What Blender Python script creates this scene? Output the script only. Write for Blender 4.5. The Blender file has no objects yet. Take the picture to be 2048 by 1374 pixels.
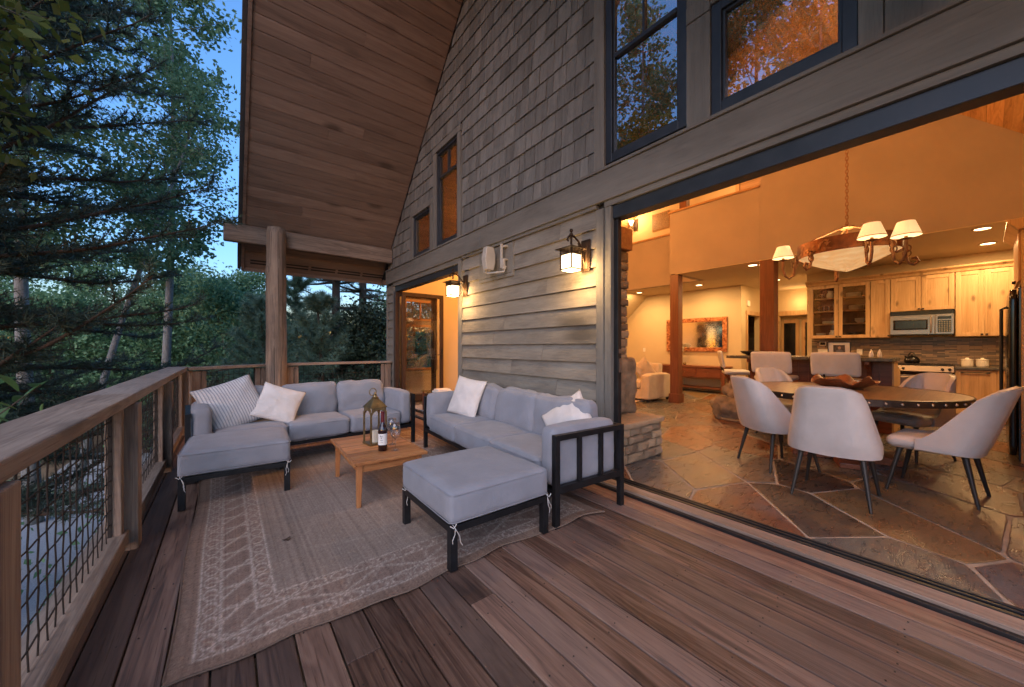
import bpy, bmesh, math, random
import numpy as np
from mathutils import Vector, Matrix, Euler, noise
R = math.radians
random.seed(7)
rng = np.random.default_rng(7)
sc = bpy.context.scene
COL = sc.collection

# ------------------------------------------------------------------ camera
cd = bpy.data.cameras.new("camera")
cam = bpy.data.objects.new("camera", cd)
COL.objects.link(cam)
cam.location = (0, 0, 1.26)
cam.rotation_euler = (R(90), 0, R(-37.92))
cd.sensor_width = 36.0
cd.lens = 12.885
cd.shift_y = 7.0 / 2048.0
cd.clip_start = 0.05
cd.clip_end = 600
sc.camera = cam

# ------------------------------------------------------------------ sky and exposure
SUN_EL, SUN_ROT = 0.2, R(230)
w = bpy.data.worlds.new("World")
sc.world = w
w.use_nodes = True
wn = w.node_tree
wn.nodes.clear()
sky = wn.nodes.new("ShaderNodeTexSky")
sky.sky_type = 'NISHITA'
sky.sun_disc = False
sky.sun_elevation = R(SUN_EL)
sky.sun_rotation = SUN_ROT
sky.altitude = 1800
sky.air_density = 1.0
sky.dust_density = 2.4
sky.ozone_density = 2.8
bg = wn.nodes.new("ShaderNodeBackground")
bg.inputs['Strength'].default_value = 1.55
wo = wn.nodes.new("ShaderNodeOutputWorld")
wn.links.new(sky.outputs[0], bg.inputs['Color'])
wn.links.new(bg.outputs[0], wo.inputs['Surface'])

sl = bpy.data.lights.new("sun", 'SUN')
sl.energy = 1.8
sl.angle = R(70)
sl.color = (1.0, .88, .83)
so_ = bpy.data.objects.new("sun", sl)
COL.objects.link(so_)
so_.rotation_euler = Vector((-math.sin(SUN_ROT)*.8, -math.cos(SUN_ROT)*.8, -.62)).to_track_quat('-Z', 'Y').to_euler()

sc.view_settings.view_transform = 'Standard'
sc.view_settings.look = 'None'
sc.view_settings.exposure = 0.48
sc.view_settings.gamma = 1.0
sc.cycles.use_denoising = True
sc.cycles.denoising_prefilter = 'FAST'
sc.cycles.max_bounces = 8
sc.cycles.transparent_max_bounces = 12
sc.cycles.sample_clamp_indirect = 6.0
sc.cycles.caustics_reflective = False
sc.cycles.caustics_refractive = False
LAMP = 0.78            # one dial for every lit lamp
WARM = (1.0, 0.57, 0.22)

# ------------------------------------------------------------------ helpers
def mat4(o):
    m = Matrix.Translation(o.location) @ o.rotation_euler.to_matrix().to_4x4()
    return (mat4(o.parent) @ m) if o.parent else m

class MB:
    """collects shapes and links them as ONE mesh object"""
    def __init__(self, M=None):
        self.v = []; self.f = []; self.M = M; self.marks = []
    def add(self, vs, fs, M=None):
        o = len(self.v); self.marks.append((o, len(self.f)))
        for p in vs:
            p = Vector(p)
            if M is not None: p = M @ p
            if self.M is not None: p = self.M @ p
            self.v.append(p)
        self.f += [tuple(i + o for i in q) for q in fs]
        return self
    def box(self, x0, y0, z0, x1, y1, z1, M=None):
        vs = [(x0,y0,z0),(x1,y0,z0),(x1,y1,z0),(x0,y1,z0),(x0,y0,z1),(x1,y0,z1),(x1,y1,z1),(x0,y1,z1)]
        return self.add(vs, [(0,3,2,1),(4,5,6,7),(0,1,5,4),(1,2,6,5),(2,3,7,6),(3,0,4,7)], M)
    def bar(self, p, q, w, h, up=(0,0,1)):
        p, q = Vector(p), Vector(q); d = (q - p).normalized(); up = Vector(up)
        if abs(d.dot(up)) > .99: up = Vector((1,0,0))
        s = d.cross(up).normalized(); u = s.cross(d)
        vs = []
        for c in (p, q):
            vs += [c - s*w/2 - u*h/2, c + s*w/2 - u*h/2, c + s*w/2 + u*h/2, c - s*w/2 + u*h/2]
        return self.add(vs, [(3,2,1,0),(4,5,6,7),(0,1,5,4),(1,2,6,5),(2,3,7,6),(3,0,4,7)])
    def cyl(self, p, q, r0, r1=None, n=12):
        return self.tube([p, q], [r0, r0 if r1 is None else r1], n)
    def tube(self, pts, r, n=8, cap=True):
        pts = [Vector(p) for p in pts]; k = len(pts)
        rs = r if isinstance(r, (list, tuple)) else [r]*k
        vs = []; prev = None
        for i, p in enumerate(pts):
            d = (pts[min(i+1,k-1)] - pts[max(i-1,0)])
            d = d.normalized() if d.length > 1e-9 else Vector((0,0,1))
            if prev is None:
                a = Vector((0,0,1)) if abs(d.z) < .9 else Vector((1,0,0))
                s = d.cross(a).normalized()
            else:
                s = (prev - d*prev.dot(d)).normalized()
            prev = s; t = d.cross(s)
            for j in range(n):
                an = 2*math.pi*j/n
                vs.append(p + (s*math.cos(an) + t*math.sin(an))*rs[i])
        fs = []
        for i in range(k-1):
            for j in range(n):
                a, b = i*n+j, i*n+(j+1)%n
                fs.append((a, b, b+n, a+n))
        if cap:
            fs.append(tuple(range(n))[::-1]); fs.append(tuple(range((k-1)*n, k*n)))
        return self.add(vs, fs)
    def lathe(self, prof, n=24, c=(0,0,0), sq=False):
        vs = []; fs = []; k = len(prof)
        for r, z in prof:
            for j in range(n):
                an = 2*math.pi*j/n + (math.pi/4 if sq else 0)
                vs.append((c[0]+r*math.cos(an), c[1]+r*math.sin(an), c[2]+z))
        for i in range(k-1):
            for j in range(n):
                a, b = i*n+j, i*n+(j+1)%n
                fs.append((a, b, b+n, a+n))
        ring = prof[0] == prof[-1]
        if prof[0][0] > 1e-4 and not ring: fs.append(tuple(range(n))[::-1])
        if prof[-1][0] > 1e-4 and not ring: fs.append(tuple(range((k-1)*n, k*n)))
        return self.add(vs, fs)
    def prism(self, poly, ax, a, b, M=None):
        """poly in the two other axes (cyclic order kept xyz), extruded along ax from a to b"""
        def mk(p, t):
            return {'x': (t, p[0], p[1]), 'y': (p[0], t, p[1]), 'z': (p[0], p[1], t)}[ax]
        n = len(poly)
        vs = [mk(p, a) for p in poly] + [mk(p, b) for p in poly]
        fs = [tuple(range(n)), tuple(range(2*n-1, n-1, -1))]
        for i in range(n):
            j = (i+1) % n
            fs.append((i, i+n, j+n, j))
        return self.add(vs, fs, M)
    def ball(self, c, r, n=12, m=8, sc3=(1,1,1)):
        prof = [(max(1e-5, math.sin(math.pi*i/m)), -math.cos(math.pi*i/m)) for i in range(m+1)]
        vs = []; fs = []
        for pr, pz in prof:
            for j in range(n):
                an = 2*math.pi*j/n
                vs.append((c[0]+r*sc3[0]*pr*math.cos(an), c[1]+r*sc3[1]*pr*math.sin(an), c[2]+r*sc3[2]*pz))
        for i in range(m):
            for j in range(n):
                a, b = i*n+j, i*n+(j+1)%n
                fs.append((a, b, b+n, a+n))
        return self.add(vs, fs)
    def each(self, name, mat, parent=None, **kw):
        """every shape added becomes an object of its own"""
        ends = self.marks[1:] + [(len(self.v), len(self.f))]
        for (v0, f0), (v1, f1) in zip(self.marks, ends):
            m = MB(); m.v = self.v[v0:v1]; m.f = [tuple(i - v0 for i in q) for q in self.f[f0:f1]]
            m.build(name, mat, parent, **kw)
    def build(self, name, mat, parent=None, bevel=0, smooth=False, seg=2, world=False, subd=0, solid=0):
        vs = self.v
        if world and parent is not None:
            inv = mat4(parent).inverted(); vs = [inv @ p for p in vs]
        me = bpy.data.meshes.new(name)
        me.from_pydata([tuple(p) for p in vs], [], self.f)
        bm = bmesh.new(); bm.from_mesh(me)
        bmesh.ops.remove_doubles(bm, verts=bm.verts, dist=1e-6) if smooth else None
        bmesh.ops.recalc_face_normals(bm, faces=bm.faces)
        bm.to_mesh(me); bm.free()
        me.materials.append(mat)
        o = bpy.data.objects.new(name, me); COL.objects.link(o)
        if parent is not None: o.parent = parent
        if smooth: me.shade_smooth()
        if solid:
            md = o.modifiers.new("s", 'SOLIDIFY'); md.thickness = solid; md.offset = 0
        if bevel:
            md = o.modifiers.new("b", 'BEVEL'); md.width = bevel; md.segments = seg; md.limit_method = 'ANGLE'; md.angle_limit = R(40)
            md.harden_normals = False
        if subd:
            md = o.modifiers.new("d", 'SUBSURF'); md.levels = subd; md.render_levels = subd
        return o

def npmesh(name, V, F, mat, parent=None, smooth=False):
    V = np.asarray(V, dtype=np.float32); F = np.asarray(F, dtype=np.int32)
    k = F.shape[1]; n = len(F)
    me = bpy.data.meshes.new(name)
    me.vertices.add(len(V)); me.vertices.foreach_set("co", V.ravel())
    me.loops.add(n*k); me.loops.foreach_set("vertex_index", F.ravel())
    me.polygons.add(n); me.polygons.foreach_set("loop_start", np.arange(0, n*k, k, dtype=np.int32))
    me.update(calc_edges=True); me.validate()
    me.materials.append(mat)
    if smooth: me.shade_smooth()
    o = bpy.data.objects.new(name, me); COL.objects.link(o)
    if parent is not None: o.parent = parent
    return o

def tag(o, label=None, cat=None, group=None, kind=None):
    if label: o["label"] = label
    if cat: o["category"] = cat
    if group: o["group"] = group
    if kind: o["kind"] = kind
    return o
def empty(name, loc=(0,0,0), rz=0, label=None, cat=None, group=None, kind=None):
    o = bpy.data.objects.new(name, None); COL.objects.link(o)
    o.location = loc; o.rotation_euler = (0, 0, rz); o.empty_display_size = .1
    return tag(o, label, cat, group, kind)
def copy_tree(o, parent=None):
    c = o.copy(); COL.objects.link(c)
    if parent is not None: c.parent = parent
    for ch in [x for x in bpy.data.objects if x.parent == o]:
        copy_tree(ch, c)
    return c
def struct(o):
    o["kind"] = "structure"; return o

def lamp(kind, loc, watts, color=WARM, size=.05, spread=None, rot=None):
    l = bpy.data.lights.new("lamp_light", kind); l.energy = watts*LAMP; l.color = color
    if kind == 'AREA':
        l.shape = 'DISK'; l.size = size
        if spread: l.spread = spread
    else: l.shadow_soft_size = size
    o = bpy.data.objects.new("lamp_light", l); COL.objects.link(o); o.location = loc
    if rot: o.rotation_euler = rot
    return o
# ------------------------------------------------------------------ materials
def nmat(name):
    m = bpy.data.materials.new(name); m.use_nodes = True
    nt = m.node_tree
    return m, nt, nt.nodes['Principled BSDF']
def nd(nt, typ, **kw):
    n = nt.nodes.new(typ)
    for k, v in kw.items():
        if hasattr(n, k): setattr(n, k, v)
        else: n.inputs[k].default_value = v
    return n
def lk(nt, a, b): nt.links.new(a, b)
def c4(c): return (c[0], c[1], c[2], 1)
def mth(nt, op, a, b=None):
    n = nt.nodes.new("ShaderNodeMath"); n.operation = op
    for i, x in enumerate((a, b)):
        if x is None: continue
        if isinstance(x, (int, float)): n.inputs[i].default_value = x
        else: lk(nt, x, n.inputs[i])
    return n.outputs[0]
def mixc(nt, fac, a, b, typ='MIX'):
    n = nt.nodes.new("ShaderNodeMix"); n.data_type = 'RGBA'; n.blend_type = typ
    for i, x in ((0, fac), (6, a), (7, b)):
        if isinstance(x, (int, float)): n.inputs[i].default_value = x
        elif isinstance(x, tuple): n.inputs[i].default_value = c4(x)
        else: lk(nt, x, n.inputs[i])
    return n.outputs[2]
def ramp(nt, fac, stops):
    n = nt.nodes.new("ShaderNodeValToRGB"); e = n.color_ramp.elements
    while len(e) < len(stops): e.new(.5)
    for i, (p, c) in enumerate(stops):
        e[i].position = p; e[i].color = c4(c) if len(c) == 3 else c
    lk(nt, fac, n.inputs[0]); return n.outputs[0]
def coords(nt, scale=(1,1,1), isl=0.0):
    tc = nt.nodes.new("ShaderNodeTexCoord")
    mp = nt.nodes.new("ShaderNodeMapping"); mp.inputs['Scale'].default_value = scale
    src = tc.outputs['Object']
    if isl:
        g = nt.nodes.new("ShaderNodeNewGeometry")
        cx = nt.nodes.new("ShaderNodeCombineXYZ")
        for i, k in enumerate((37.0, 91.0, 53.0)):
            lk(nt, mth(nt, 'MULTIPLY', g.outputs['Random Per Island'], k*isl), cx.inputs[i])
        va = nt.nodes.new("ShaderNodeVectorMath"); va.operation = 'ADD'
        lk(nt, src, va.inputs[0]); lk(nt, cx.outputs[0], va.inputs[1]); src = va.outputs[0]
    lk(nt, src, mp.inputs['Vector']); return mp.outputs[0]
def noi(nt, vec, scale, detail=4, rough=.55, dist=0):
    n = nt.nodes.new("ShaderNodeTexNoise")
    n.inputs['Scale'].default_value = scale; n.inputs['Detail'].default_value = detail
    n.inputs['Roughness'].default_value = rough; n.inputs['Distortion'].default_value = dist
    lk(nt, vec, n.inputs['Vector']); return n.outputs['Fac']
def isl(nt): return nt.nodes.new("ShaderNodeNewGeometry").outputs['Random Per Island']
def bump(nt, bs, h, strength=.3, dist=.01):
    b = nt.nodes.new("ShaderNodeBump"); b.inputs['Strength'].default_value = strength; b.inputs['Distance'].default_value = dist
    lk(nt, h, b.inputs['Height']); lk(nt, b.outputs[0], bs.inputs['Normal'])

def plain(name, c, rough=.6, metal=0, var=.12, ns=6, bs=0, bscale=60, spec=.5, islv=0, c2=None, stretch=(1,1,1), trans=0):
    m, nt, b = nmat(name)
    vec = coords(nt, stretch, 1.0 if islv else 0)
    f = noi(nt, vec, ns, 5)
    lo = tuple(x*(1-var) for x in c); hi = c2 or tuple(min(1, x*(1+var)) for x in c)
    col = ramp(nt, f, [(.3, lo), (.7, hi)])
    if islv:
        hv = mth(nt, 'ADD', mth(nt, 'MULTIPLY', isl(nt), 2*islv), 1-islv)
        col = mixc(nt, 1.0, col, hv, 'MULTIPLY')
    lk(nt, col, b.inputs['Base Color'])
    b.inputs['Metallic'].default_value = metal
    b.inputs['Specular IOR Level'].default_value = spec
    rr = mth(nt, 'ADD', mth(nt, 'MULTIPLY', f, .16), rough-.08); lk(nt, rr, b.inputs['Roughness'])
    if bs: bump(nt, b, noi(nt, vec, bscale, 5), bs)
    return m

def wood(name, c1, c2, ax='y', dark=None, rough=.6, islv=.25, cross=9, along=.55, bs=.25, knots=0, spec=.4, hue=None, rings=.35, stain=0, pores=.25):
    m, nt, b = nmat(name)
    i = 'xyz'.index(ax)
    s1 = [cross]*3; s1[i] = along
    s2 = [cross*9]*3; s2[i] = along*2.2
    v1 = coords(nt, tuple(s1), 1.0)
    v2 = coords(nt, tuple(s2), 1.0)
    broad = noi(nt, v1, 1.0, 4, .55, .8)
    fib = noi(nt, v2, 1.0, 7, .78)
    # cathedral growth rings: a contour of the broad noise
    rg = mth(nt, 'FRACT', mth(nt, 'MULTIPLY', broad, 9.0))
    rg = mth(nt, 'ABSOLUTE', mth(nt, 'SUBTRACT', rg, .5))
    f = mth(nt, 'ADD', mth(nt, 'MULTIPLY', broad, .72), mth(nt, 'MULTIPLY', mth(nt, 'SUBTRACT', fib, .2), .62))
    f = mth(nt, 'ADD', f, mth(nt, 'MULTIPLY', mth(nt, 'SUBTRACT', rg, .25), rings))
    col = ramp(nt, f, [(.28, dark or tuple(x*.6 for x in c1)), (.45, c1), (.78, c2)])
    if hue:
        col = mixc(nt, mth(nt, 'MULTIPLY', isl(nt), .8), col, mixc(nt, .75, col, hue))
    hv = mth(nt, 'ADD', mth(nt, 'MULTIPLY', mth(nt, 'FRACT', mth(nt, 'MULTIPLY', isl(nt), 7.13)), 2*islv), 1-islv)
    col = mixc(nt, 1.0, col, hv, 'MULTIPLY')
    if pores:
        s4 = [cross*16]*3; s4[i] = along*5
        pf = noi(nt, coords(nt, tuple(s4), 1.0), 1.0, 4, .65)
        col = mixc(nt, mth(nt, 'MULTIPLY', ramp(nt, pf, [(.34, (1,1,1)), (.43, (0,0,0))]), pores), col, tuple(x*.35 for x in c1))
    if stain:
        s3 = [1.0]*3; s3[i] = .35
        sn = noi(nt, coords(nt, tuple(s3), .6), 3.2, 7, .68, .6)
        col = mixc(nt, stain, col, mixc(nt, 1.0, col, ramp(nt, sn, [(.30, (.42,.40,.40)), (.50, (1,1,1)), (.72, (1.30,1.28,1.25))]), 'MULTIPLY'))
    if knots:
        ks = [2.2]*3; ks[i] = 1.0
        vo = nt.nodes.new("ShaderNodeTexVoronoi"); vo.inputs['Scale'].default_value = knots
        lk(nt, coords(nt, tuple(ks), 1.0), vo.inputs['Vector'])
        kf = ramp(nt, vo.outputs['Distance'], [(.07, (1,1,1)), (.19, (0,0,0))])
        col = mixc(nt, mth(nt, 'MULTIPLY', kf, .8), col, tuple(x*.3 for x in c1))
    lk(nt, col, b.inputs['Base Color'])
    lk(nt, mth(nt, 'ADD', mth(nt, 'MULTIPLY', fib, .25), rough-.12), b.inputs['Roughness'])
    b.inputs['Specular IOR Level'].default_value = spec
    bump(nt, b, f, bs, .004)
    return m

def fabric(name, c, weave=700, var=.10, rough=.9, bs=.25, stripe=None):
    m, nt, b = nmat(name)
    v = coords(nt)
    f = noi(nt, v, 5, 5)
    col = ramp(nt, f, [(.3, tuple(x*(1-var) for x in c)), (.7, tuple(min(1, x*(1+var)) for x in c))])
    wv = nt.nodes.new("ShaderNodeTexWave"); wv.bands_direction = 'DIAGONAL'
    wv.inputs['Scale'].default_value = weave/6.28; wv.inputs['Distortion'].default_value = 1.5
    lk(nt, v, wv.inputs['Vector'])
    col = mixc(nt, .12, col, mixc(nt, 1.0, col, wv.outputs['Color'], 'MULTIPLY'))
    if stripe:
        ax, per, cc = stripe
        sx = nt.nodes.new("ShaderNodeSeparateXYZ"); lk(nt, v, sx.inputs[0])
        fr = mth(nt, 'FRACT', mth(nt, 'MULTIPLY', sx.outputs['XYZ'.index(ax)], 1.0/per))
        st = mth(nt, 'GREATER_THAN', mth(nt, 'ADD', fr, mth(nt, 'MULTIPLY', noi(nt, v, 90, 2), .1)), .62)
        col = mixc(nt, st, col, cc)
    lk(nt, col, b.inputs['Base Color']); b.inputs['Roughness'].default_value = rough
    b.inputs['Sheen Weight'].default_value = .15
    b.inputs['Specular IOR Level'].default_value = .2
    h = mth(nt, 'ADD', mth(nt, 'MULTIPLY', noi(nt, v, 11, 5), 1.6), mth(nt, 'MULTIPLY', noi(nt, v, 300, 2), .35))
    bump(nt, b, h, bs*1.5, .010)
    return m

def glow(name, c, s, edge=None):
    m, nt, b = nmat(name)
    b.inputs['Base Color'].default_value = (.8,.75,.65,1)
    b.inputs['Emission Color'].default_value = c4(c)
    v = coords(nt)
    f = noi(nt, v, 9, 4)
    st = mth(nt, 'MULTIPLY', mth(nt, 'ADD', mth(nt, 'MULTIPLY', f, .5), .75), s*LAMP)
    lk(nt, st, b.inputs['Emission Strength'])
    return m

def glass(name, tint=(1,1,1), refl=1.0, base=.0):
    m = bpy.data.materials.new(name); m.use_nodes = True; nt = m.node_tree; nt.nodes.clear()
    o = nt.nodes.new("ShaderNodeOutputMaterial")
    t = nt.nodes.new("ShaderNodeBsdfTransparent"); t.inputs[0].default_value = c4(tint)
    g = nt.nodes.new("ShaderNodeBsdfGlossy"); g.inputs['Roughness'].default_value = .004
    fr = nt.nodes.new("ShaderNodeFresnel"); fr.inputs[0].default_value = 1.5
    mx = nt.nodes.new("ShaderNodeMixShader")
    # a pane reflects at both faces: about twice the single-surface Fresnel
    lk(nt, mth(nt, 'MINIMUM', mth(nt, 'ADD', mth(nt, 'MULTIPLY', fr.outputs[0], 1.8*refl), base), .95), mx.inputs[0])
    lk(nt, t.outputs[0], mx.inputs[1]); lk(nt, g.outputs[0], mx.inputs[2]); lk(nt, mx.outputs[0], o.inputs[0])
    return m

def leafmat(name, c1, c2, c3=None, rough=.6, tr=.25):
    m = bpy.data.materials.new(name); m.use_nodes = True; nt = m.node_tree
    b = nt.nodes['Principled BSDF']; out = nt.nodes['Material Output']
    r = isl(nt)
    big = noi(nt, coords(nt), .55, 3)
    f = mth(nt, 'ADD', mth(nt, 'MULTIPLY', r, .55), mth(nt, 'MULTIPLY', big, .45))
    st = [(.2, c1), (.7, c2)] + ([(.92, c3)] if c3 else [])
    col = ramp(nt, f, st)
    lk(nt, col, b.inputs['Base Color']); b.inputs['Roughness'].default_value = rough
    b.inputs['Specular IOR Level'].default_value = .25
    if tr:
        t = nt.nodes.new("ShaderNodeBsdfTranslucent"); lk(nt, col, t.inputs[0])
        mx = nt.nodes.new("ShaderNodeMixShader"); mx.inputs[0].default_value = tr
        lk(nt, b.outputs[0], mx.inputs[1]); lk(nt, t.outputs[0], mx.inputs[2]); lk(nt, mx.outputs[0], out.inputs[0])
    return m

M = {}
M['deck'] = wood('deck_wood', (.135,.071,.048), (.25,.150,.105), 'y', dark=(.036,.020,.015), rough=.46, islv=.36, cross=7, along=.45, bs=.5, spec=.22, hue=(.18,.135,.12), rings=.55, stain=.5, pores=.65)
M['rail'] = wood('weathered_rail_wood', (.22,.15,.112), (.40,.30,.23), 'y', dark=(.09,.065,.052), rough=.75, islv=.12, cross=9, bs=.7, hue=(.30,.27,.25), knots=.8, stain=.45, pores=.5)
M['railx'] = wood('weathered_rail_wood_cross', (.22,.145,.105), (.40,.29,.215), 'x', dark=(.09,.065,.052), rough=.75, islv=.12, cross=9, bs=.7, hue=(.30,.27,.25), knots=.8, stain=.45, pores=.5)
M['railz'] = wood('weathered_post_wood', (.235,.15,.105), (.41,.29,.21), 'z', dark=(.10,.07,.052), rough=.75, islv=.14, cross=9, bs=.6, hue=(.30,.27,.25), knots=.8, stain=.45, pores=.5)
M['log'] = wood('peeled_log_wood', (.17,.122,.094), (.32,.24,.185), 'z', dark=(.06,.045,.038), rough=.7, islv=.0, cross=8, along=.35, bs=.8, knots=1.1, stain=.6, pores=.5)
M['beam'] = wood('weathered_beam_wood', (.17,.125,.098), (.30,.23,.185), 'x', dark=(.08,.058,.047), rough=.75, islv=.05, cross=8, bs=.5, stain=.4, pores=.4)
M['soffit'] = wood('soffit_boards', (.185,.13,.107), (.275,.203,.168), 'x', dark=(.105,.07,.057), rough=.62, islv=.12, cross=5, along=.4, bs=.12, knots=1.0, rings=.25, stain=.25, pores=.2)
M['rough'] = wood('inner_ceiling_boards', (.50,.26,.11), (.68,.40,.19), 'x', dark=(.26,.12,.05), rough=.55, islv=.18, cross=6, along=.5, bs=.1, knots=1.0)
M['shingle'] = wood('cedar_shingle', (.14,.139,.132), (.205,.203,.192), 'z', dark=(.085,.083,.077), rough=.85, islv=.22, cross=14, along=1.5, bs=.6, rings=.15, stain=.3, pores=.35)
M['siding'] = wood('stained_lap_siding', (.175,.16,.139), (.26,.24,.205), 'y', dark=(.115,.105,.092), rough=.75, islv=.07, cross=5, along=1.2, bs=.5, rings=.12, knots=.6, stain=.4, pores=.3)
M['trim'] = wood('stained_trim_board', (.145,.14,.128), (.20,.193,.178), 'y', dark=(.085,.08,.072), rough=.75, islv=.05, cross=5, along=.8, bs=.35, rings=.08, stain=.35)
M['trimz'] = wood('stained_upright_board', (.155,.15,.137), (.215,.208,.19), 'z', dark=(.09,.086,.078), rough=.75, islv=.06, cross=5, along=.8, bs=.35, rings=.08, stain=.35)
M['darkmetal'] = plain('dark_bronze_metal', (.028,.027,.028), .42, .5, .25, 9)
M['winframe'] = plain('blue_black_window_frame', (.030,.036,.046), .4, .2, .2, 5)
M['sofametal'] = plain('charcoal_steel', (.022,.022,.025), .45, .6, .2, 12)
M['wire'] = plain('rusty_wire', (.032,.024,.02), .7, .5, .35, 40)
M['cushion'] = fabric('grey_outdoor_fabric', (.268,.275,.312))
M['pillow'] = fabric('oatmeal_linen', (.68,.63,.60), bs=.4)
M['stripe'] = fabric('striped_linen', (.58,.55,.54), stripe=('X', .024, (.32,.32,.35)), bs=.4)
M['teak'] = wood('teak_slats', (.44,.165,.055), (.64,.30,.115), 'x', dark=(.19,.07,.028), rough=.45, islv=.26, cross=10, along=.7, bs=.15)
M['teakleg'] = wood('teak_leg', (.44,.17,.06), (.60,.28,.11), 'z', dark=(.2,.08,.03), rough=.5, islv=.1, cross=10, bs=.15)
M['seam'] = fabric('cushion_seam', (.27,.27,.30))
M['sheath'] = plain('gap_black', (.022,.021,.02), .95)  # near black: shade of the shingle gaps put into the backing colour
M['cord'] = plain('pale_tie_cord', (.6,.57,.55), .9)
M['asphalt'] = plain('roof_shingle_edge', (.05,.05,.055), .9)
M['glass'] = glass('window_glass', refl=1.0, base=.02)
M['tallglass'] = glass('tall_window_glass', refl=1.8, base=.32)
M['upglass'] = glass('upper_window_glass', refl=1.8, base=.20)
M['clear'] = glass('clear_glass', refl=1.0)
M['wall'] = plain('cream_plaster', (.56,.44,.27), .85, 0, .03, 2, .08, 90)
M['walltan'] = plain('tan_plaster', (.36,.285,.235), .85, 0, .08, 1.3, .2, 60)
M['ceilw'] = plain('cream_ceiling', (.60,.48,.32), .9, 0, .02, 2)
M['redpost'] = wood('red_stained_post', (.145,.048,.022), (.22,.08,.036), 'z', dark=(.08,.026,.013), rough=.45, islv=.05, cross=7, bs=.1)
M['redwood'] = wood('mahogany_board', (.15,.045,.024), (.25,.085,.042), 'y', dark=(.075,.022,.012), rough=.4, islv=.08, cross=7, bs=.1)
M['pinetrim'] = wood('pine_cap', (.40,.20,.09), (.55,.31,.15), 'y', dark=(.25,.11,.05), rough=.5, islv=.1, cross=7, bs=.1, knots=1.2)
M['cab'] = wood('knotty_alder', (.50,.30,.14), (.66,.44,.24), 'z', dark=(.34,.18,.08), rough=.45, islv=.08, cross=6, along=.6, bs=.06, knots=2.6, rings=.14)
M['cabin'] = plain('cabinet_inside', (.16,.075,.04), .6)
M['steel'] = plain('brushed_steel', (.36,.35,.345), .30, .95, .08, 3, 0, 60, stretch=(1,1,30))
M['black'] = plain('black_gloss', (.008,.008,.009), .16, 0, .2)
M['blackmat'] = plain('black_matte', (.015,.014,.014), .5)
M['white'] = plain('white_ceramic', (.72,.68,.62), .3)
M['stonetop'] = plain('dark_stone_counter', (.085,.075,.062), .25, 0, .45, 26)
M['leather'] = plain('pale_leatherette', (.53,.505,.495), .48, 0, .09, 5, .22, 160)
M['ctan'] = fabric('interior_sofa_fabric', (.55,.45,.33))
M['copper'] = plain('rusted_copper_band', (.22,.085,.038), .5, .6, .55, 7)
M['iron'] = plain('wrought_iron', (.30,.155,.085), .5, .7, .4, 20)
M['tabletop'] = wood('dark_walnut_top', (.13,.068,.036), (.23,.13,.075), 'x', dark=(.06,.03,.018), rough=.32, islv=.1, cross=5, bs=.06)
M['band'] = plain('zinc_band', (.045,.042,.045), .4, .8, .3, 14)
M['stud'] = plain('steel_stud', (.55,.52,.48), .28, 1.0)
M['burl'] = wood('burl_wood', (.20,.065,.025), (.36,.15,.06), 'y', dark=(.08,.025,.012), rough=.4, islv=0, cross=14, along=6, bs=.5)
M['rock'] = plain('river_boulder', (.17,.135,.10), .85, 0, .5, 7, .7, 9)
M['brass'] = plain('aged_brass', (.26,.18,.085), .42, .8, .35, 14)
M['wax'] = plain('cream_candle', (.68,.62,.5), .5)
M['mirror'] = plain('mirror_silver', (.8,.8,.8), .08, 1.0, .01)
M['mirror'].node_tree.nodes['Principled BSDF'].inputs['Roughness'].default_value = .02
M['bronze'] = plain('sconce_bronze', (.055,.032,.02), .5, .7, .3, 20)
M['paper'] = plain('paper', (.75,.72,.66), .8)
# ------------------------------------------------------------------ the house shell
FX = 2.89                                   # outer face of the facade
def zl(y): return 3.613 + 1.011*(7.965 - y) # left roof slope (soffit plane)
def zr(y): return 4.45 + .993*y             # right roof slope
def zroof(y): return min(zl(y), zr(y))
RIDGE_Y = 3.58
house = empty("lodge_house", (FX, 3.5, 0), 0, "grey shingled timber lodge with steep gable roof, wide plank soffit and glowing openings", "house")
OPEN = [(-.80, 2.16, -.1, 2.60), (5.06, 7.86, -.1, 2.57), (6.075, 6.83, 2.995, 3.79), (5.085, 5.83, 3.0, 4.62),
        (1.445, 2.235, 3.02, 4.95), (.444, 1.258, 3.0, 3.83)]
b = MB()
ys = sorted({-.95, 8.30, RIDGE_Y} | {o[0] for o in OPEN} | {o[1] for o in OPEN})
for y0, y1 in zip(ys, ys[1:]):
    ym = (y0+y1)/2; zz = -.1
    for o in sorted([o for o in OPEN if o[0] < ym < o[1]], key=lambda o: o[2]):
        if o[2] > zz: b.box(FX+.03, y0, zz, FX+.09, y1, o[2])
        zz = o[3]
    b.prism([(y0, zz), (y1, zz), (y1, zroof(y1)), (y0, zroof(y0))], 'x', FX+.03, FX+.09)
b.build("wall_sheathing", M['sheath'], house, world=True)
# side and back walls
sw = MB()
sw.box(FX+.15, -1.1, -.1, 13.2, -.95, 3.6)
sw.prism([(-.95, 3.3), (RIDGE_Y, 3.3), (RIDGE_Y, zr(RIDGE_Y)), (-.95, zr(-.95))], 'x', 13.0, 13.15)
sw.box(13.0, -.95, -.1, 13.15, 8.3, 3.3)
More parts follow.
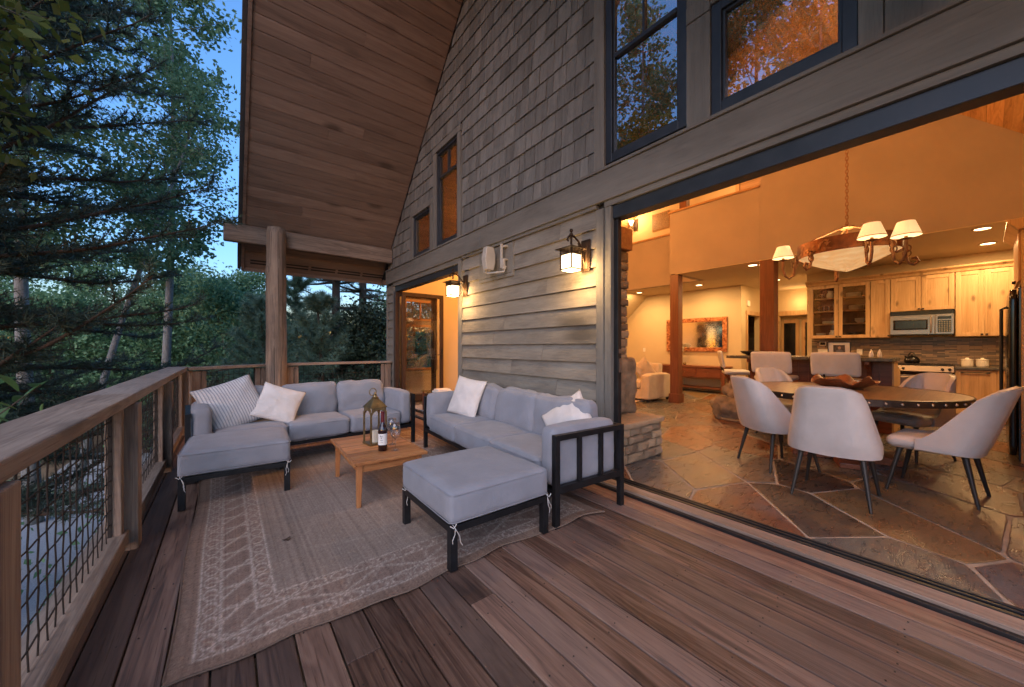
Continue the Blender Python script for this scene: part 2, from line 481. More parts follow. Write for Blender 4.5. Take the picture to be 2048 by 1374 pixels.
# the far end wall with a transom and a lower window
EW = [(3.22, 4.0, .72, 1.78), (3.22, 4.0, 1.88, 2.36), (6.0, 7.6, .8, 2.2)]
xs = sorted({FX+.15, 13.0} | {e[0] for e in EW} | {e[1] for e in EW})
for x0, x1 in zip(xs, xs[1:]):
    xm = (x0+x1)/2; zz = -.1
    for e in sorted([e for e in EW if e[0] < xm < e[1]], key=lambda e: e[2]):
        if e[2] > zz: sw.box(x0, 8.15, zz, x1, 8.30, e[2])
        zz = e[3]
    sw.box(x0, 8.15, zz, x1, 8.30, 3.3)
sw.build("side_wall", M['siding'], house, world=True)

# cedar shingles in courses, cut round the window trims
sh = MB(); T = .10
blk = [(o[0]-T, o[1]+T, o[2]-.02, o[3]+T) for o in OPEN[2:4]]
z = 2.985; row = 0
while z < 8.0:
    yhi = min(8.30, 7.965 - (z + .02 - 3.613)/1.011)
    ylo = max(2.365, (z - 4.45)/.993)
    free = [(ylo, yhi)]
    for bk in blk:
        if z + .17 > bk[2] and z + .06 < bk[3]:
            nf = []
            for a, c in free:
                if bk[1] <= a or bk[0] >= c: nf.append((a, c)); continue
                if bk[0] > a: nf.append((a, bk[0]))
                if bk[1] < c: nf.append((bk[1], c))
            free = nf
    for a, c in free:
        y = a - random.uniform(0, .08)
        while y < c:
            wd = random.choice((.10, .13, .155, .18, .20, .235)) * random.uniform(.9, 1.1)
            y0, y1 = max(a, y), min(c, y + wd - random.choice((.006, .008, .010)))
            if y1 - y0 > .02:
                zb = z + random.uniform(-.004, .004); t = random.uniform(.022, .030); k = random.uniform(-.002, .002)
                zt = z + .245
                lim = zroof(y0) - .01, zroof(y1) - .01
                z0t, z1t = min(zt, lim[0]), min(zt, lim[1])
                if min(z0t, z1t) > zb + .015:
                    xf = FX + .026
                    vs = [(xf-t, y0, zb), (xf-t-k, y1, zb+k), (xf+.004, y1, zb+k), (xf+.004, y0, zb),
                          (xf-.007, y0, z0t), (xf-.007, y1, z1t), (xf+.004, y1, z1t), (xf+.004, y0, z0t)]
                    sh.add(vs, [(0,3,2,1),(4,5,6,7),(0,1,5,4),(1,2,6,5),(2,3,7,6),(3,0,4,7)])
            y += wd
    z += .225; row += 1
o_ = sh.build("shingle_cladding", M['shingle'], house, world=True)
o_["label"] = "grey cedar shingles in straight courses"

# lap siding
for (ya, yb) in ((2.335, 4.955), (7.93, 8.27)):
    sd = MB()
    zs = [2.62] + [2.43 - .189*k for k in range(13)]
    for zt, zb in zip(zs, zs[1:]):
        cuts = [ya, yb]
        if yb - ya > 1 and random.random() < .55: cuts = [ya, random.uniform(ya+.5, yb-.5), yb]
        for c0, c1 in zip(cuts, cuts[1:]):
            j = random.uniform(-.0015, .0015)
            sd.prism([(FX+.028, zt+.012), (FX+.014, zt+.012), (FX-.020+j, zb), (FX+.028, zb)][::-1], 'y', c0+.0015, c1-.0015)
    sd.build("lap_siding", M['siding'], house, world=True)

# belt board, drip cap, header boards, corner and jamb boards
tr = MB()
tr.box(FX-.045, -.95, 2.66, FX+.028, 4.4, 2.945); tr.box(FX-.045, 4.403, 2.66, FX+.028, 8.31, 2.945)
tr.each("belt_board", M['trim'], house, bevel=.004, world=True)
tr = MB(); tr.box(FX-.062, -.95, 2.948, FX+.024, 8.315, 2.974)
tr.build("drip_cap", M['trim'], house, bevel=.003, world=True)
tr = MB()
tr.box(FX-.02, -.8, 2.604, FX+.028, 2.24, 2.657); tr.box(FX-.02, 5.0, 2.574, FX+.028, 7.92, 2.657)
tr.box(FX-.022, 2.335, 2.622, FX+.027, 4.955, 2.657)
tr.each("header_board", M['trim'], house, bevel=.002, world=True)
tr = MB()
for y0, y1, x in ((2.243, 2.332, FX-.028), (2.163, 2.238, FX-.018), (4.958, 5.055, FX-.028), (7.865, 7.925, FX-.02), (8.272, 8.315, FX-.03)):
    tr.box(x, y0, .02, FX+.028, y1, 2.60)
# speaker board set into the siding
tr.box(FX-.022, 3.66, 2.17, FX+.02, 4.45, 2.215); tr.box(FX-.022, 3.66, 2.217, FX+.02, 3.705, 2.60)
tr.box(FX-.018, 3.71, 2.22, FX+.02, 4.45, 2.60)
tr.each("jamb_board", M['trimz'], house, bevel=.003, world=True)

# windows: trim, frame, pane
def window(y0, y1, z0, z1, trim=True, muntin=None, lw=.06, gm='glass'):
    f = MB()
    xo, xi = FX-.005, FX+.07
    for (a0, a1, c0, c1) in ((y0, y0+lw, z0, z1), (y1-lw, y1, z0, z1), (y0+lw, y1-lw, z0, z0+lw+.01), (y0+lw, y1-lw, z1-lw, z1)):
        f.box(xo, a0, c0, xi, a1, c1)
    g = .022
    for (a0, a1, c0, c1) in ((y0+lw, y0+lw+g, z0+lw+.01, z1-lw), (y1-lw-g, y1-lw, z0+lw+.01, z1-lw), (y0+lw+g, y1-lw-g, z0+lw+.01, z0+lw+.01+g), (y0+lw+g, y1-lw-g, z1-lw-g, z1-lw)):
        f.box(xo+.02, a0, c0, xi-.01, a1, c1)
    if muntin:
        zm, nv = muntin
        f.box(xo+.012, y0+lw+g, zm-.02, xi-.012, y1-lw-g, zm+.02)
        for k in range(1, nv):
            ym = y0 + (y1-y0)*k/nv
            f.box(xo+.016, ym-.012, zm+.02, xi-.016, ym+.012, z1-lw-g)
    fr = f.build("window", M['winframe'], house, bevel=.004, world=True)
    p = MB(); p.box(xo+.04, y0+lw+g, z0+lw+g, xo+.046, y1-lw-g, z1-lw-g)
    p.build("pane", M[gm], fr, world=True)
    if trim:
        t = MB()
        t.box(FX-.028, y0-T, z0-.02, FX+.028, y0-.001, z1+.001); t.box(FX-.028, y1+.001, z0-.02, FX+.028, y1+T, z1+.001)
        t.box(FX-.034, y0-T-.015, z1+.003, FX+.028, y1+T+.015, z1+T+.01)
        t.each("window_trim", M['trimz'], fr, bevel=.003, world=True)
    return fr
window(6.075, 6.83, 2.995, 3.79, True, None, .05)
window(5.085, 5.83, 3.0, 4.62, True, (4.17, 2), .05)
window(1.445, 2.235, 3.02, 4.95, False, (4.02, 2), .07, 'tallglass')
window(.444, 1.258, 3.0, 3.83, False, None, .07, 'upglass')
t = MB()
t.box(FX-.028, 2.238, 2.976, FX+.028, 2.36, 5.05); t.box(FX-.016, 1.262, 2.976, FX+.028, 1.442, 3.80)
t.box(FX-.024, 1.262, 3.803, FX+.028, 1.442, 3.93); t.box(FX-.016, 1.262, 3.933, FX+.028, 1.442, 4.95)
t.box(FX-.024, .338, 2.976, FX+.028, .441, 3.90); t.box(FX-.02, .444, 3.833, FX+.028, 1.258, 3.93)
t.box(FX-.008, -.05, 2.976, FX+.028, .335, 4.3); t.box(FX-.008, -.95, 2.976, FX+.028, -.053, 3.4)
t.each("upper_panel_board", M['trimz'], house, bevel=.004, world=True)

# opening tracks, sill and floor tracks
t = MB()
t.box(FX+.005, -.8, 2.478, FX+.13, 2.158, 2.600); t.box(FX+.005, 5.064, 2.462, FX+.13, 7.856, 2.570)
t.each("door_head_track", M['winframe'], house, bevel=.003, world=True)
for a, c in ((-.8, 2.24), (5.0, 7.92)):
    t = MB()
    t.box(2.668, a, -.03, 2.70, c, .018)
    t.box(2.825, a, -.02, 2.85, c, .040); t.box(2.872, a, -.02, 2.888, c, .042); t.box(2.912, a, -.02, 2.93, c, .040)
    t.box(2.845, a, -.02, 2.915, c, .022); t.box(2.695, a, -.028, 2.83, c, -.01)
    t.build("door_sill_track", M['darkmetal'], house, bevel=.002, world=True)
for a, c in ((-.8, 2.24), (5.0, 7.92)):
    t = MB(); t.box(2.703, a, -.009, 2.823, c, .036)
    t.build("door_sill", M['rail'], house, bevel=.004, world=True)
# narrow steel jamb of the wide opening with its latch
t = MB(); t.box(FX+.03, 2.118, .045, FX+.085, 2.157, 2.476)
t.each("door_jamb", M['darkmetal'], house, bevel=.003, world=True)
t = MB(); t.box(FX+.045, 2.112, 1.02, FX+.075, 2.1175, 1.15); t.box(FX+.045, 2.112, 1.2, FX+.075, 2.1175, 1.24)
t.each("latch_plate", M['steel'], house, world=True)

# roof, soffit boards, fascia
X0 = .25
EY = 8.80
def slab(y0, y1, zf, a, c, x0, x1):
    return [(y0, zf(y0)+a), (y1, zf(y1)+a), (y1, zf(y1)+c), (y0, zf(y0)+c)]
rf = MB()
rf.prism(slab(RIDGE_Y, EY+.02, zl, .06, .34, 0, 0), 'x', .20, 13.3)
rf.prism(slab(-1.45, RIDGE_Y-.003, zr, .06, .34, 0, 0), 'x', .20, 13.3)
rf.each("roof", M['asphalt'], house, world=True)
so = MB(); bw = .185*math.cos(math.atan(1.011))
y = EY - .03
while y > RIDGE_Y:
    y1 = y; y0 = y - bw + .010
    cuts = [X0+.02, 2.90]
    if random.random() < .4: cuts = [X0+.02, random.uniform(.8, 2.4), 2.90]
    for c0, c1 in zip(cuts, cuts[1:]):
        so.prism([(y0, zl(y0)+random.uniform(0,.002)), (y1, zl(y1)), (y1, zl(y1)+.05), (y0, zl(y0)+.05)], 'x', c0+.001, c1-.001)
    y -= bw
so.build("soffit", M['soffit'], house, bevel=.004, world=True)
so = MB(); y = -1.35
while y < RIDGE_Y - .1:
    so.prism([(y, zr(y)), (y+bw-.0035, zr(y+bw-.0035)), (y+bw-.0035, zr(y+bw)+.05), (y, zr(y)+.05)], 'x', X0+.02, 2.90)
    y += bw
so.build("soffit", M['soffit'], house, world=True)
fa = MB()
fa.prism(slab(RIDGE_Y, EY, zl, -.035, .30, 0, 0), 'x', .222, .268)
fa.prism(slab(-1.45, RIDGE_Y-.002, zr, -.035, .30, 0, 0), 'x', .222, .268)
fa.box(.27, EY-.028, zl(EY)-.035, 2.95, EY, zl(EY)+.2)
fa.box(2.952, EY-.028, zl(EY)-.035, 13.3, EY, zl(EY)+.2)
fa.each("fascia_board", M['soffit'], house, bevel=.003, world=True)
fa = MB()
fa.prism(slab(RIDGE_Y, EY+.03, zl, .03, .36, 0, 0), 'x', .165, .22)
fa.prism(slab(-1.47, RIDGE_Y-.004, zr, .03, .36, 0, 0), 'x', .165, .22)
fa.each("roof_edge", M['asphalt'], house, bevel=.006, world=True)
vt = MB()
for k in range(5):
    xa = .36 + k*.52
    for q in range(2):
        y0 = EY - .17 + q*.045
        vt.prism([(y0, zl(y0)-.003), (y0+.022, zl(y0+.022)-.003), (y0+.022, zl(y0+.022)+.02), (y0, zl(y0)+.02)], 'x', xa, xa+.47)
vt.build("soffit_vent", M['blackmat'], house, world=True)

# beam and log post
bm_ = MB(); bm_.box(-.045, 7.98, 3.10, 2.888, 8.11, 3.405)
tag(bm_.build("roof_beam", M['beam'], None, bevel=.02), "squared grey timber beam run out past the roof edge above the log post", "beam", kind="thing")
lg = MB()
prof = []
n = 22; hgt = 3.40
vs = []; fs = []; K = 26
for i in range(K+1):
    zz = hgt*i/K
    for j in range(n):
        an = 2*math.pi*j/n
        r = .168 - .016*i/K + .010*noise.noise(Vector((math.cos(an)*1.2, math.sin(an)*1.2, zz*1.1)))
        for (ka, kz, kr) in ((3.6, 2.62, .03), (4.4, 1.35, .02), (5.6, 1.95, .022), (5.0, 2.7, .018), (2.9, 2.55, .03)):
            d2 = (min(abs(an-ka), 6.283-abs(an-ka))/.28)**2 + ((zz-kz)/.06)**2
            r += kr*math.exp(-d2)
        if i == K: r *= .90
        vs.append((.71 + r*math.cos(an), 7.83 + r*math.sin(an), zz))
for i in range(K):
    for j in range(n):
        a, c = i*n+j, i*n+(j+1)%n; fs.append((a, c, c+n, a+n))
fs.append(tuple(range(K*n, K*n+n)))
lg.add(vs, fs)
lgo = tag(lg.build("log_post", M['log'], None, smooth=True), "peeled round log post with a long crack holding up the roof beam", "post", kind="thing")
for a_, z0_, z1_ in ((-1.45, 1.3, 3.33), (-1.85, .2, 1.6), (-1.2, .5, 1.1)):
    ck = MB(); pts = []
    for k in range(24):
        zz = z0_ + (z1_-z0_)*k/23; an = a_ + .05*noise.noise(Vector((zz*2.2, a_, 1)))
        r = .168 - .016*zz/hgt + .010*noise.noise(Vector((math.cos(an)*1.2, math.sin(an)*1.2, zz*1.1)))
        pts.append((.71 + r*math.cos(an), 7.83 + r*math.sin(an), zz))
    ck.tube(pts, [.0012 + .0035*math.sin(math.pi*k/23) for k in range(24)], 5); ck.build("drying_crack", M['sheath'], lgo)

# ------------------------------------------------------------------ deck
JOINTS = {10: 1.54, 6: 1.55}
dk = MB(); P = .1414
xs0 = -.47
for k in range(-1, 22):
    x0 = xs0 + k*P; x1 = x0 + P - .0072
    if k == 21: x1 = 2.664
    # the far deck edge is cut back on the diagonal
    xm = (x0+x1)/2
    yend = 7.28 + max(0, min(1, (xm+.44)/1.05))*.72 + .1
    cuts = [-2.6]
    yy = random.uniform(2.6, 5.2) if k not in JOINTS else JOINTS[k]
    if k in JOINTS: cuts.append(JOINTS[k]); yy = JOINTS[k] + random.uniform(3, 4)
    elif k in (12, 14, 16, 18, 20): yy = random.uniform(3.2, 4.6)
    elif k in (0, 1, 2): yy = 5.8 + k*.5
    elif k in (7, 8, 10, 11, 13): yy = random.uniform(3.0, 4.5)
    while yy < yend - .5:
        cuts.append(yy); yy += random.uniform(2.6, 4.2)
    cuts.append(yend)
    for c0, c1 in zip(cuts, cuts[1:]):
        h = random.uniform(-.0015, .0015)
        dk.box(x0, c0+.0015, -.028, x1, c1-.0015, h)
deck = struct(dk.build("deck", M['deck'], None, bevel=.0035, seg=2))
scw = MB()
for k in range(-1, 21):
    x0 = xs0 + k*P
    for q in range(26):
        for e in (.028, P-.034):
            yy = -1.0 + q*.405 + random.uniform(-.012, .012)
            if yy < 8.0: scw.lathe([(0, .0), (.0034, .0), (.0034, .0022), (0, .0024)], 7, (x0+e+random.uniform(-.005,.005), yy, 0))
so_s = scw.build("screw_heads", M['blackmat'], deck); so_s["kind"] = "stuff"
# dark joists and skirt below
js = MB()
for k in range(28):
    y = -2.6 + k*.405
    js.box(-.62, y, -.23, 2.66, y+.045, -.032)
js.box(-.70, -2.6, -.30, -.655, 7.35, .0)
js.box(2.672, -2.6, -.3, 2.70, -.82, .0)
struct(js.build("deck_joists", M['rail'], None))

# ------------------------------------------------------------------ railings
def wires(mb, p, q, z0, z1, sp=.086, r=.0031):
    p, q = Vector(p), Vector(q); L = (q-p).length; d = (q-p)/L; nrm = Vector((-d.y, d.x, 0))
    n = max(1, round(L/sp))
    zs = [z0 + (z1-z0)*i/max(1, round((z1-z0)/sp)) for i in range(round((z1-z0)/sp)+1)]
    for i in range(n+1):
        c = p + d*(L*i/n)
        pts = []
        for k, zz in enumerate(zs):
            s = .0016*(1 if (k+i) % 2 else -1)
            pts.append((c.x + nrm.x*s, c.y + nrm.y*s, zz))
        mb.tube(pts, r, 5, cap=False)
    for k, zz in enumerate(zs[1:-1]):
        pts = []
        for i in range(n+1):
            s = .0016*(-1 if (k+1+i) % 2 else 1); c = p + d*(L*i/n)
            pts.append((c.x + nrm.x*s, c.y + nrm.y*s, zz + random.uniform(-.0006, .0006)))
        mb.tube(pts, r, 5, cap=False)

def rail_run(root, pts, posts, mcap, zc=.965, xin=0, width=.215, capT=.058, wood_m=None, pin=0):
    """pts: two ends of the run; posts: distances of posts along it"""
    p, q = Vector(pts[0]), Vector(pts[1]); L = (q-p).length; d = (q-p)/L; s = Vector((d.y, -d.x, 0))
    Mx = Matrix(((d.x, s.x, 0, p.x), (d.y, s.y, 0, p.y), (0, 0, 1, 0), (0, 0, 0, 1)))
    def mb(): return MB(Mx)
    for (a, c) in zip(posts, posts[1:]):
        # framed wire panel between posts
        a2, c2 = a + .075, c - .075; pw_ = .055
        fr = mb()
        fr.box(a2, -.035, .125, a2+.07, .035, zc-capT-.002); fr.box(c2-.07, -.035, .125, c2, .035, zc-capT-.002)
        fr.each("panel_stile", M['railz'], root, bevel=.004, world=True)
        br = mb(); br.box(a+.064, -.055, .05, c-.064, .055, .135)
        br.build("bottom_rail", wood_m or mcap, root, bevel=.006, world=True)
        wi = MB(); A = Mx @ Vector((a2+.075, -.012, 0)); B = Mx @ Vector((c2-.075, -.012, 0))
        wires(wi, A, B, .125, zc-capT, .086)
        ws = mb(); ws.box(a2+.07, -.022, .125, a2+.078, -.004, zc-capT-.003); ws.box(c2-.078, -.022, .125, c2-.07, -.004, zc-capT-.003)
        ws.each("wire_strip", M['wire'], root, world=True)
        wi.build("wire_mesh", M['wire'], root, world=True)
    for a in posts:
        po = mb(); po.box(a-.062, -.05+pin, -.02, a+.062, .05+pin, zc-capT-.002)
        po.build("post", M['railz'], root, bevel=.006, world=True)
    return Mx

lr = empty("deck_railing", (-.5, 3.4, 0), 0, "weathered timber railing with rusty wire mesh along the open left side of deck", "railing")
rail_run(lr, ((-.53, -1.5, 0), (-.53, 7.2, 0)), [.1, 1.4, 3.03, 4.81, 6.60, 8.58], M['rail'], pin=.045)
cp = MB()
zt = .968
# uneven timber cap with dried, slightly bowed edges
def capbar(mb, p, q, wdt, th, ztop, seg=26, jag=.004):
    p, q = Vector(p), Vector(q); L = (q-p).length; d = (q-p)/L; s = Vector((d.y, -d.x, 0))
    vs = []; fs = []
    for i in range(seg+1):
        c = p + d*(L*i/seg)
        j = [noise.noise(Vector((c.x*1.7+7*k, c.y*1.7, k*3.1)))*jag for k in range(4)]
        for (so_, zo) in ((-wdt/2+j[0], ztop-th), (wdt/2+j[1], ztop-th), (wdt/2+j[2], ztop+j[3]*.6), (-wdt/2+j[0], ztop+j[1]*.6)):
            vs.append((c.x+s.x*so_, c.y+s.y*so_, zo))
    for i in range(seg):
        for k in range(4):
            a, b2 = i*4+k, i*4+(k+1) % 4
            fs.append((a, b2, b2+4, a+4))
    fs.append((3,2,1,0)); fs.append(tuple(range(seg*4, seg*4+4)))
    mb.add(vs, fs)
capbar(cp, (-.568, -1.5, 0), (-.568, 3.30, 0), .225, .06, zt, jag=.008)
capbar(cp, (-.568, 3.304, 0), (-.568, 7.33, 0), .225, .06, zt, jag=.006)
cp.build("cap_rail", M['rail'], lr, bevel=.007, world=True)

fr_ = empty("deck_railing", (.6, 7.7, 0), 0, "low timber railing with wire mesh at far end of deck, bent behind the log post", "railing")
A = Vector((-.47, 7.27, 0)); Bp = Vector((.60, 7.93, 0)); Cp = Vector((.82, 8.06, 0)); Dp = Vector((2.86, 8.06, 0))
rail_run(fr_, (A, Bp), [.10, 1.16], M['railx'], zc=.955)
rail_run(fr_, (Cp, Dp), [.12, 1.98], M['railx'], zc=.955)
cp = MB(); capbar(cp, A + Vector((-.02, .0, 0)), Bp, .2, .045, .957, seg=10); capbar(cp, Cp, Dp, .2, .045, .957, seg=14)
cp.build("cap_rail", M['railx'], fr_, bevel=.005, world=True)
# ------------------------------------------------------------------ soft goods
def cushion(mb, cx, cy, cz, L, W, H, r=.05, puff=(0,0,.03), n=12, wr=.004, seed=0, M2=None):
    """rounded, slightly crowned box centred on cx, cy, cz"""
    vs = []; fs = []
    hx, hy, hz = L/2, W/2, H/2
    def face(o, u, v):
        base = len(vs)
        for i in range(n+1):
            for j in range(n+1):
                a, b_ = i/n*2-1, j/n*2-1
                # cluster the grid near the edges so that rounding is smooth
                a = math.copysign(1-(1-abs(a))**1.5, a); b_ = math.copysign(1-(1-abs(b_))**1.5, b_)
                q = o + u*a + v*b_
                p = Vector((q.x*hx, q.y*hy, q.z*hz))
                inn = Vector((max(-hx+r, min(hx-r, p.x)), max(-hy+r, min(hy-r, p.y)), max(-hz+r, min(hz-r, p.z))))
                d = p - inn
                if d.length > 1e-9: p = inn + d.normalized()*r
                else: d = Vector((0,0,0))
                fx, fy, fz = (1-q.x**2), (1-q.y**2), (1-q.z**2)
                p.x += math.copysign(puff[0]*fy*fz*abs(q.x)**3, q.x)
                p.y += math.copysign(puff[1]*fx*fz*abs(q.y)**3, q.y)
                p.z += math.copysign(puff[2]*(fx*fy)**.6*abs(q.z)**3, q.z)
                if wr:
                    k = noise.noise(Vector((p.x*5+seed*3.1, p.y*5, p.z*5+seed)))*wr + noise.noise(Vector((p.x*13, p.y*13+seed*7.7, p.z*13)))*wr*.5
                    p += q.normalized()*k
                vs.append(p + Vector((cx, cy, cz)))
        for i in range(n):
            for j in range(n):
                a = base + i*(n+1)+j
                fs.append((a, a+1, a+n+2, a+n+1))
    X, Y, Z = Vector((1,0,0)), Vector((0,1,0)), Vector((0,0,1))
    for o, u, v in ((X,Y,Z),(-X,Z,Y),(Y,Z,X),(-Y,X,Z),(Z,X,Y),(-Z,Y,X)): face(o, u, v)
    return mb.add(vs, fs, M2)

def weld(o, d=1e-4):
    bm = bmesh.new(); bm.from_mesh(o.data); bmesh.ops.remove_doubles(bm, verts=bm.verts, dist=d)
    bmesh.ops.recalc_face_normals(bm, faces=bm.faces); bm.to_mesh(o.data); bm.free(); o.data.shade_smooth(); return o

def pillow(size, T, seed, n=26, name='throw_pillow', mat=None, asp=1.0):
    vs = []; fs = []
    for side in (1, -1):
        base = len(vs)
        for i in range(n+1):
            for j in range(n+1):
                u, v = i/n*2-1, j/n*2-1
                pu = u*(1 - .075*(1-v*v)*abs(u)**2); pv = v*(1 - .075*(1-u*u)*abs(v)**2)
                t = T/2*max(0, (1-u**4)*(1-v**4))**.55 * (.62 + .38*(1-u*u)*(1-v*v))
                P3 = Vector((pu*1.6+seed*9, pv*1.6, side*.8))
                # folds that run from the corners and seams toward the middle
                wv = noise.noise(P3*2.0)*.030 + noise.noise(Vector((u*v*7+seed, (u+v)*2.2, side)))*.028
                edge = (1-u**6)*(1-v**6)
                fold = math.sin((abs(u)-abs(v))*9 + seed)*.008*(abs(u)+abs(v))*edge
                t = t*(1 + wv*4) + fold*size
                z = side*max(.002 if edge > 0 else 0, t*size/.5) if edge > 1e-6 else 0
                sag = -.03*(1-v)*(1-u*u)*.3
                vs.append((pu*size/2*asp, pv*size/2 + sag*size, z))
        for i in range(n):
            for j in range(n):
                a = base + i*(n+1)+j
                q = (a, a+1, a+n+2, a+n+1)
                fs.append(q if side < 0 else q[::-1])
    mb = MB(); mb.add(vs, fs)
    o = mb.build(name, mat); weld(o, 2e-4)
    # piped seam is part of the pillow's own mesh: a soft ridge left by the weld
    return o
def place(o, c, right, normal, roll=0):
    n_ = Vector(normal).normalized(); r = Vector(right); r = (r - n_*r.dot(n_)).normalized(); u = n_.cross(r)
    m = Matrix((r, u, n_)).transposed()
    m = m @ Matrix.Rotation(roll, 3, 'Z')
    o.location = c; o.rotation_euler = m.to_euler()

def tie(mb, p, s=1):
    x, y, z = p
    for k in range(2):
        d = random.uniform(-.02, .02)
        mb.tube([(x, y, z+.02), (x+.012*s, y-.012, z+.0), (x+.02*s+d, y-.016, z-.03-.02*k), (x+.012*s+d*1.6, y-.016, z-.06-.02*k), (x+.02*s+d*2, y-.014, z-.08-.025*k)], .002, 5)
    mb.tube([(x-.02*s, y-.01, z+.02), (x, y-.016, z+.005), (x+.02*s, y-.01, z+.022)], .003, 5)

def seam(parent, cx, cy, L, W, r, zs, M2=None):
    """thin welt stitched round the top and bottom edges of a cushion"""
    b = MB(M2)
    for zz in zs:
        pts = []
        for (sx, sy, a0) in ((1,1,0),(-1,1,90),(-1,-1,180),(1,-1,270)):
            for q in range(5):
                a = R(a0 + q*22.5); pts.append((cx + sx*(L/2-r) + r*math.cos(a)*.96, cy + sy*(W/2-r) + r*math.sin(a)*.96, zz + noise.noise(Vector((cx+sx*3+q, cy+sy, zz*9)))*.003))
        pts.append(pts[0]); b.tube(pts, .0032, 5, cap=False)
    return b.build("piping", M['seam'], parent, smooth=True)
def ottoman(loc, rz, label):
    S = .735
    root = empty("ottoman", loc, rz, label, "ottoman")
    f = MB(); h = S/2
    f.box(-h+.045, -h+.002, .212, h-.045, -h+.042, .25); f.box(-h+.045, h-.042, .212, h-.045, h-.002, .25)
    f.box(-h+.002, -h+.045, .212, -h+.042, h-.045, .25); f.box(h-.042, -h+.045, .212, h-.002, h-.045, .25)
    f.box(-h+.043, -h+.043, .238, h-.043, h-.043, .246)
    f.build("frame", M['sofametal'], root, bevel=.002)
    for sx in (-1, 1):
        for sy in (-1, 1):
            l = MB(); l.box(sx*h - (.045 if sx > 0 else 0), sy*h - (.045 if sy > 0 else 0), 0, sx*h + (.045 if sx < 0 else 0), sy*h + (.045 if sy < 0 else 0), .252)
            l.build("leg", M['sofametal'], root, bevel=.002)
    c = MB(); cushion(c, 0, 0, .345, S+.006, S+.006, .182, .034, (.004,.004,.018), seed=loc[0]*5, wr=.005)
    cu = weld(c.build("cushion", M['cushion'], root)); seam(cu, 0, 0, S+.008, S+.008, .034, (.421, .268))
    for sx in (-1, 1):
        t = MB(); tie(t, (sx*(h-.01), -h-.002, .245), -sx); t.build("tie_cord", M['cord'], cu)
    t = MB(); tie(t, (-h-.004, h-.05, .245), 1); t.build("tie_cord", M['cord'], cu)
    return root

def sofa(loc, rz, L, label, sag=0):
    root = empty("outdoor_sofa", loc, rz, label, "sofa", None)
    D = .72
    f = MB()
    f.box(.045, .002, .212, L-.045, .042, .25); f.box(.045, D-.042, .212, L-.045, D-.002, .25)
    for x in (L/3, 2*L/3): f.box(x-.02, .043, .214, x+.02, D-.043, .248)
    f.box(.043, .043, .236, L-.043, D-.043, .2445)
    f.build("frame", M['sofametal'], root, bevel=.002)
    for sx in (0, 1):
        x0 = 0 if sx == 0 else L-.042; x1 = x0+.042
        for y0 in (0, D-.042):
            l = MB(); l.box(x0, y0, 0, x1, y0+.042, .645); l.build("leg", M['sofametal'], root, bevel=.002)
        a = MB(); a.box(x0+.001, .043, .605, x1-.001, D-.043, .644); a.box(x0+.001, .043, .235, x1-.001, D-.043, .285)
        for k in (1, 2):
            y = .021 + (D-.042)*k/3
            a.box(x0+.006, y-.014, .286, x1-.006, y+.014, .604)
        a.build("arm_frame", M['sofametal'], root, bevel=.002)
    bf = MB(); bf.box(.043, D-.04, .605, L-.043, D-.002, .644)
    for k in range(1, 8):
        x = L*k/8; bf.box(x-.014, D-.034, .251, x+.014, D-.008, .604)
    bf.build("back_frame", M['sofametal'], root, bevel=.002)
    aw = .15
    for x in (.045+aw/2, L-.045-aw/2):
        c = MB(); cushion(c, x, .345, .475, aw, .66, .415, .045, (.006, .008, .014), seed=x*3, wr=.005)
        weld(c.build("arm_cushion", M['cushion'], root))
    iw = (L - .09 - 2*aw)/3
    for k in range(3):
        x = .045 + aw + iw*(k+.5)
        c = MB(); cushion(c, x, .26, .345, iw-.006, .545, .19, .04, (.003, .008, .024), seed=k*7+L*10, wr=.011, n=16)
        cu = weld(c.build("seat_cushion", M['cushion'], root)); seam(cu, x, .26, iw-.004, .549, .04, (.418, .272))
        c = MB(); Mt = Matrix.Translation((x + (.008 if k == 1 else -.004), .575, .60)) @ Matrix.Rotation(R(-9 + k*1.5), 4, 'X') @ Matrix.Rotation(R((k-1)*2.0), 4, 'Z') @ Matrix.Rotation(R((k-1)*-1.2), 4, 'Y')
        cushion(c, 0, 0, 0, iw-.012, .17, .40, .05, (.006, .04, .018), seed=k*11+L*4, wr=.026, n=16, M2=Mt)
        weld(c.build("back_cushion", M['cushion'], root))
    return root
sofa((-.30, 4.46, 0), R(3.6), 2.27, "grey three seat sofa on black steel frame in front of the log post")
sofa((1.945, 4.30, 0), R(-93.6), 2.50, "grey three seat sofa on black steel frame set along the lap siding wall")
ottoman((.09, 4.105, .008), R(-2.6), "grey square ottoman near the left railing, pushed up to sofa with the striped pillow")
ottoman((1.352, 2.172, .008), R(-.8), "grey square ottoman in the foreground beside the slatted sofa arm")

p_ = pillow(.54, .17, 1.3, mat=M['stripe']); place(p_, (.055, 4.84, .665), (1, .1, .12), (.12, -.86, .50), R(14))
tag(p_, "large blue and white striped pillow leaning on the left sofa arm", "pillow")
p_ = pillow(.43, .15, 2.7, mat=M['pillow']); place(p_, (.46, 4.80, .635), (1, .05, 0), (.05, -.84, .54), R(-24))
tag(p_, "plain pale square pillow tilted beside the striped pillow", "pillow")
p_ = pillow(.47, .15, 4.1, mat=M['pillow']); place(p_, (2.27, 3.80, .665), (.12, -1, 0), (-.90, -.28, .36), R(-3))
tag(p_, "plain pale pillow upright at the far end of the sofa along siding", "pillow")
p_ = pillow(.44, .15, 5.9, mat=M['pillow']); place(p_, (2.28, 2.16, .63), (.45, -1, -.1), (-.80, -.05, .52), R(38))
tag(p_, "plain pale pillow standing on its corner behind the slatted sofa arm", "pillow")

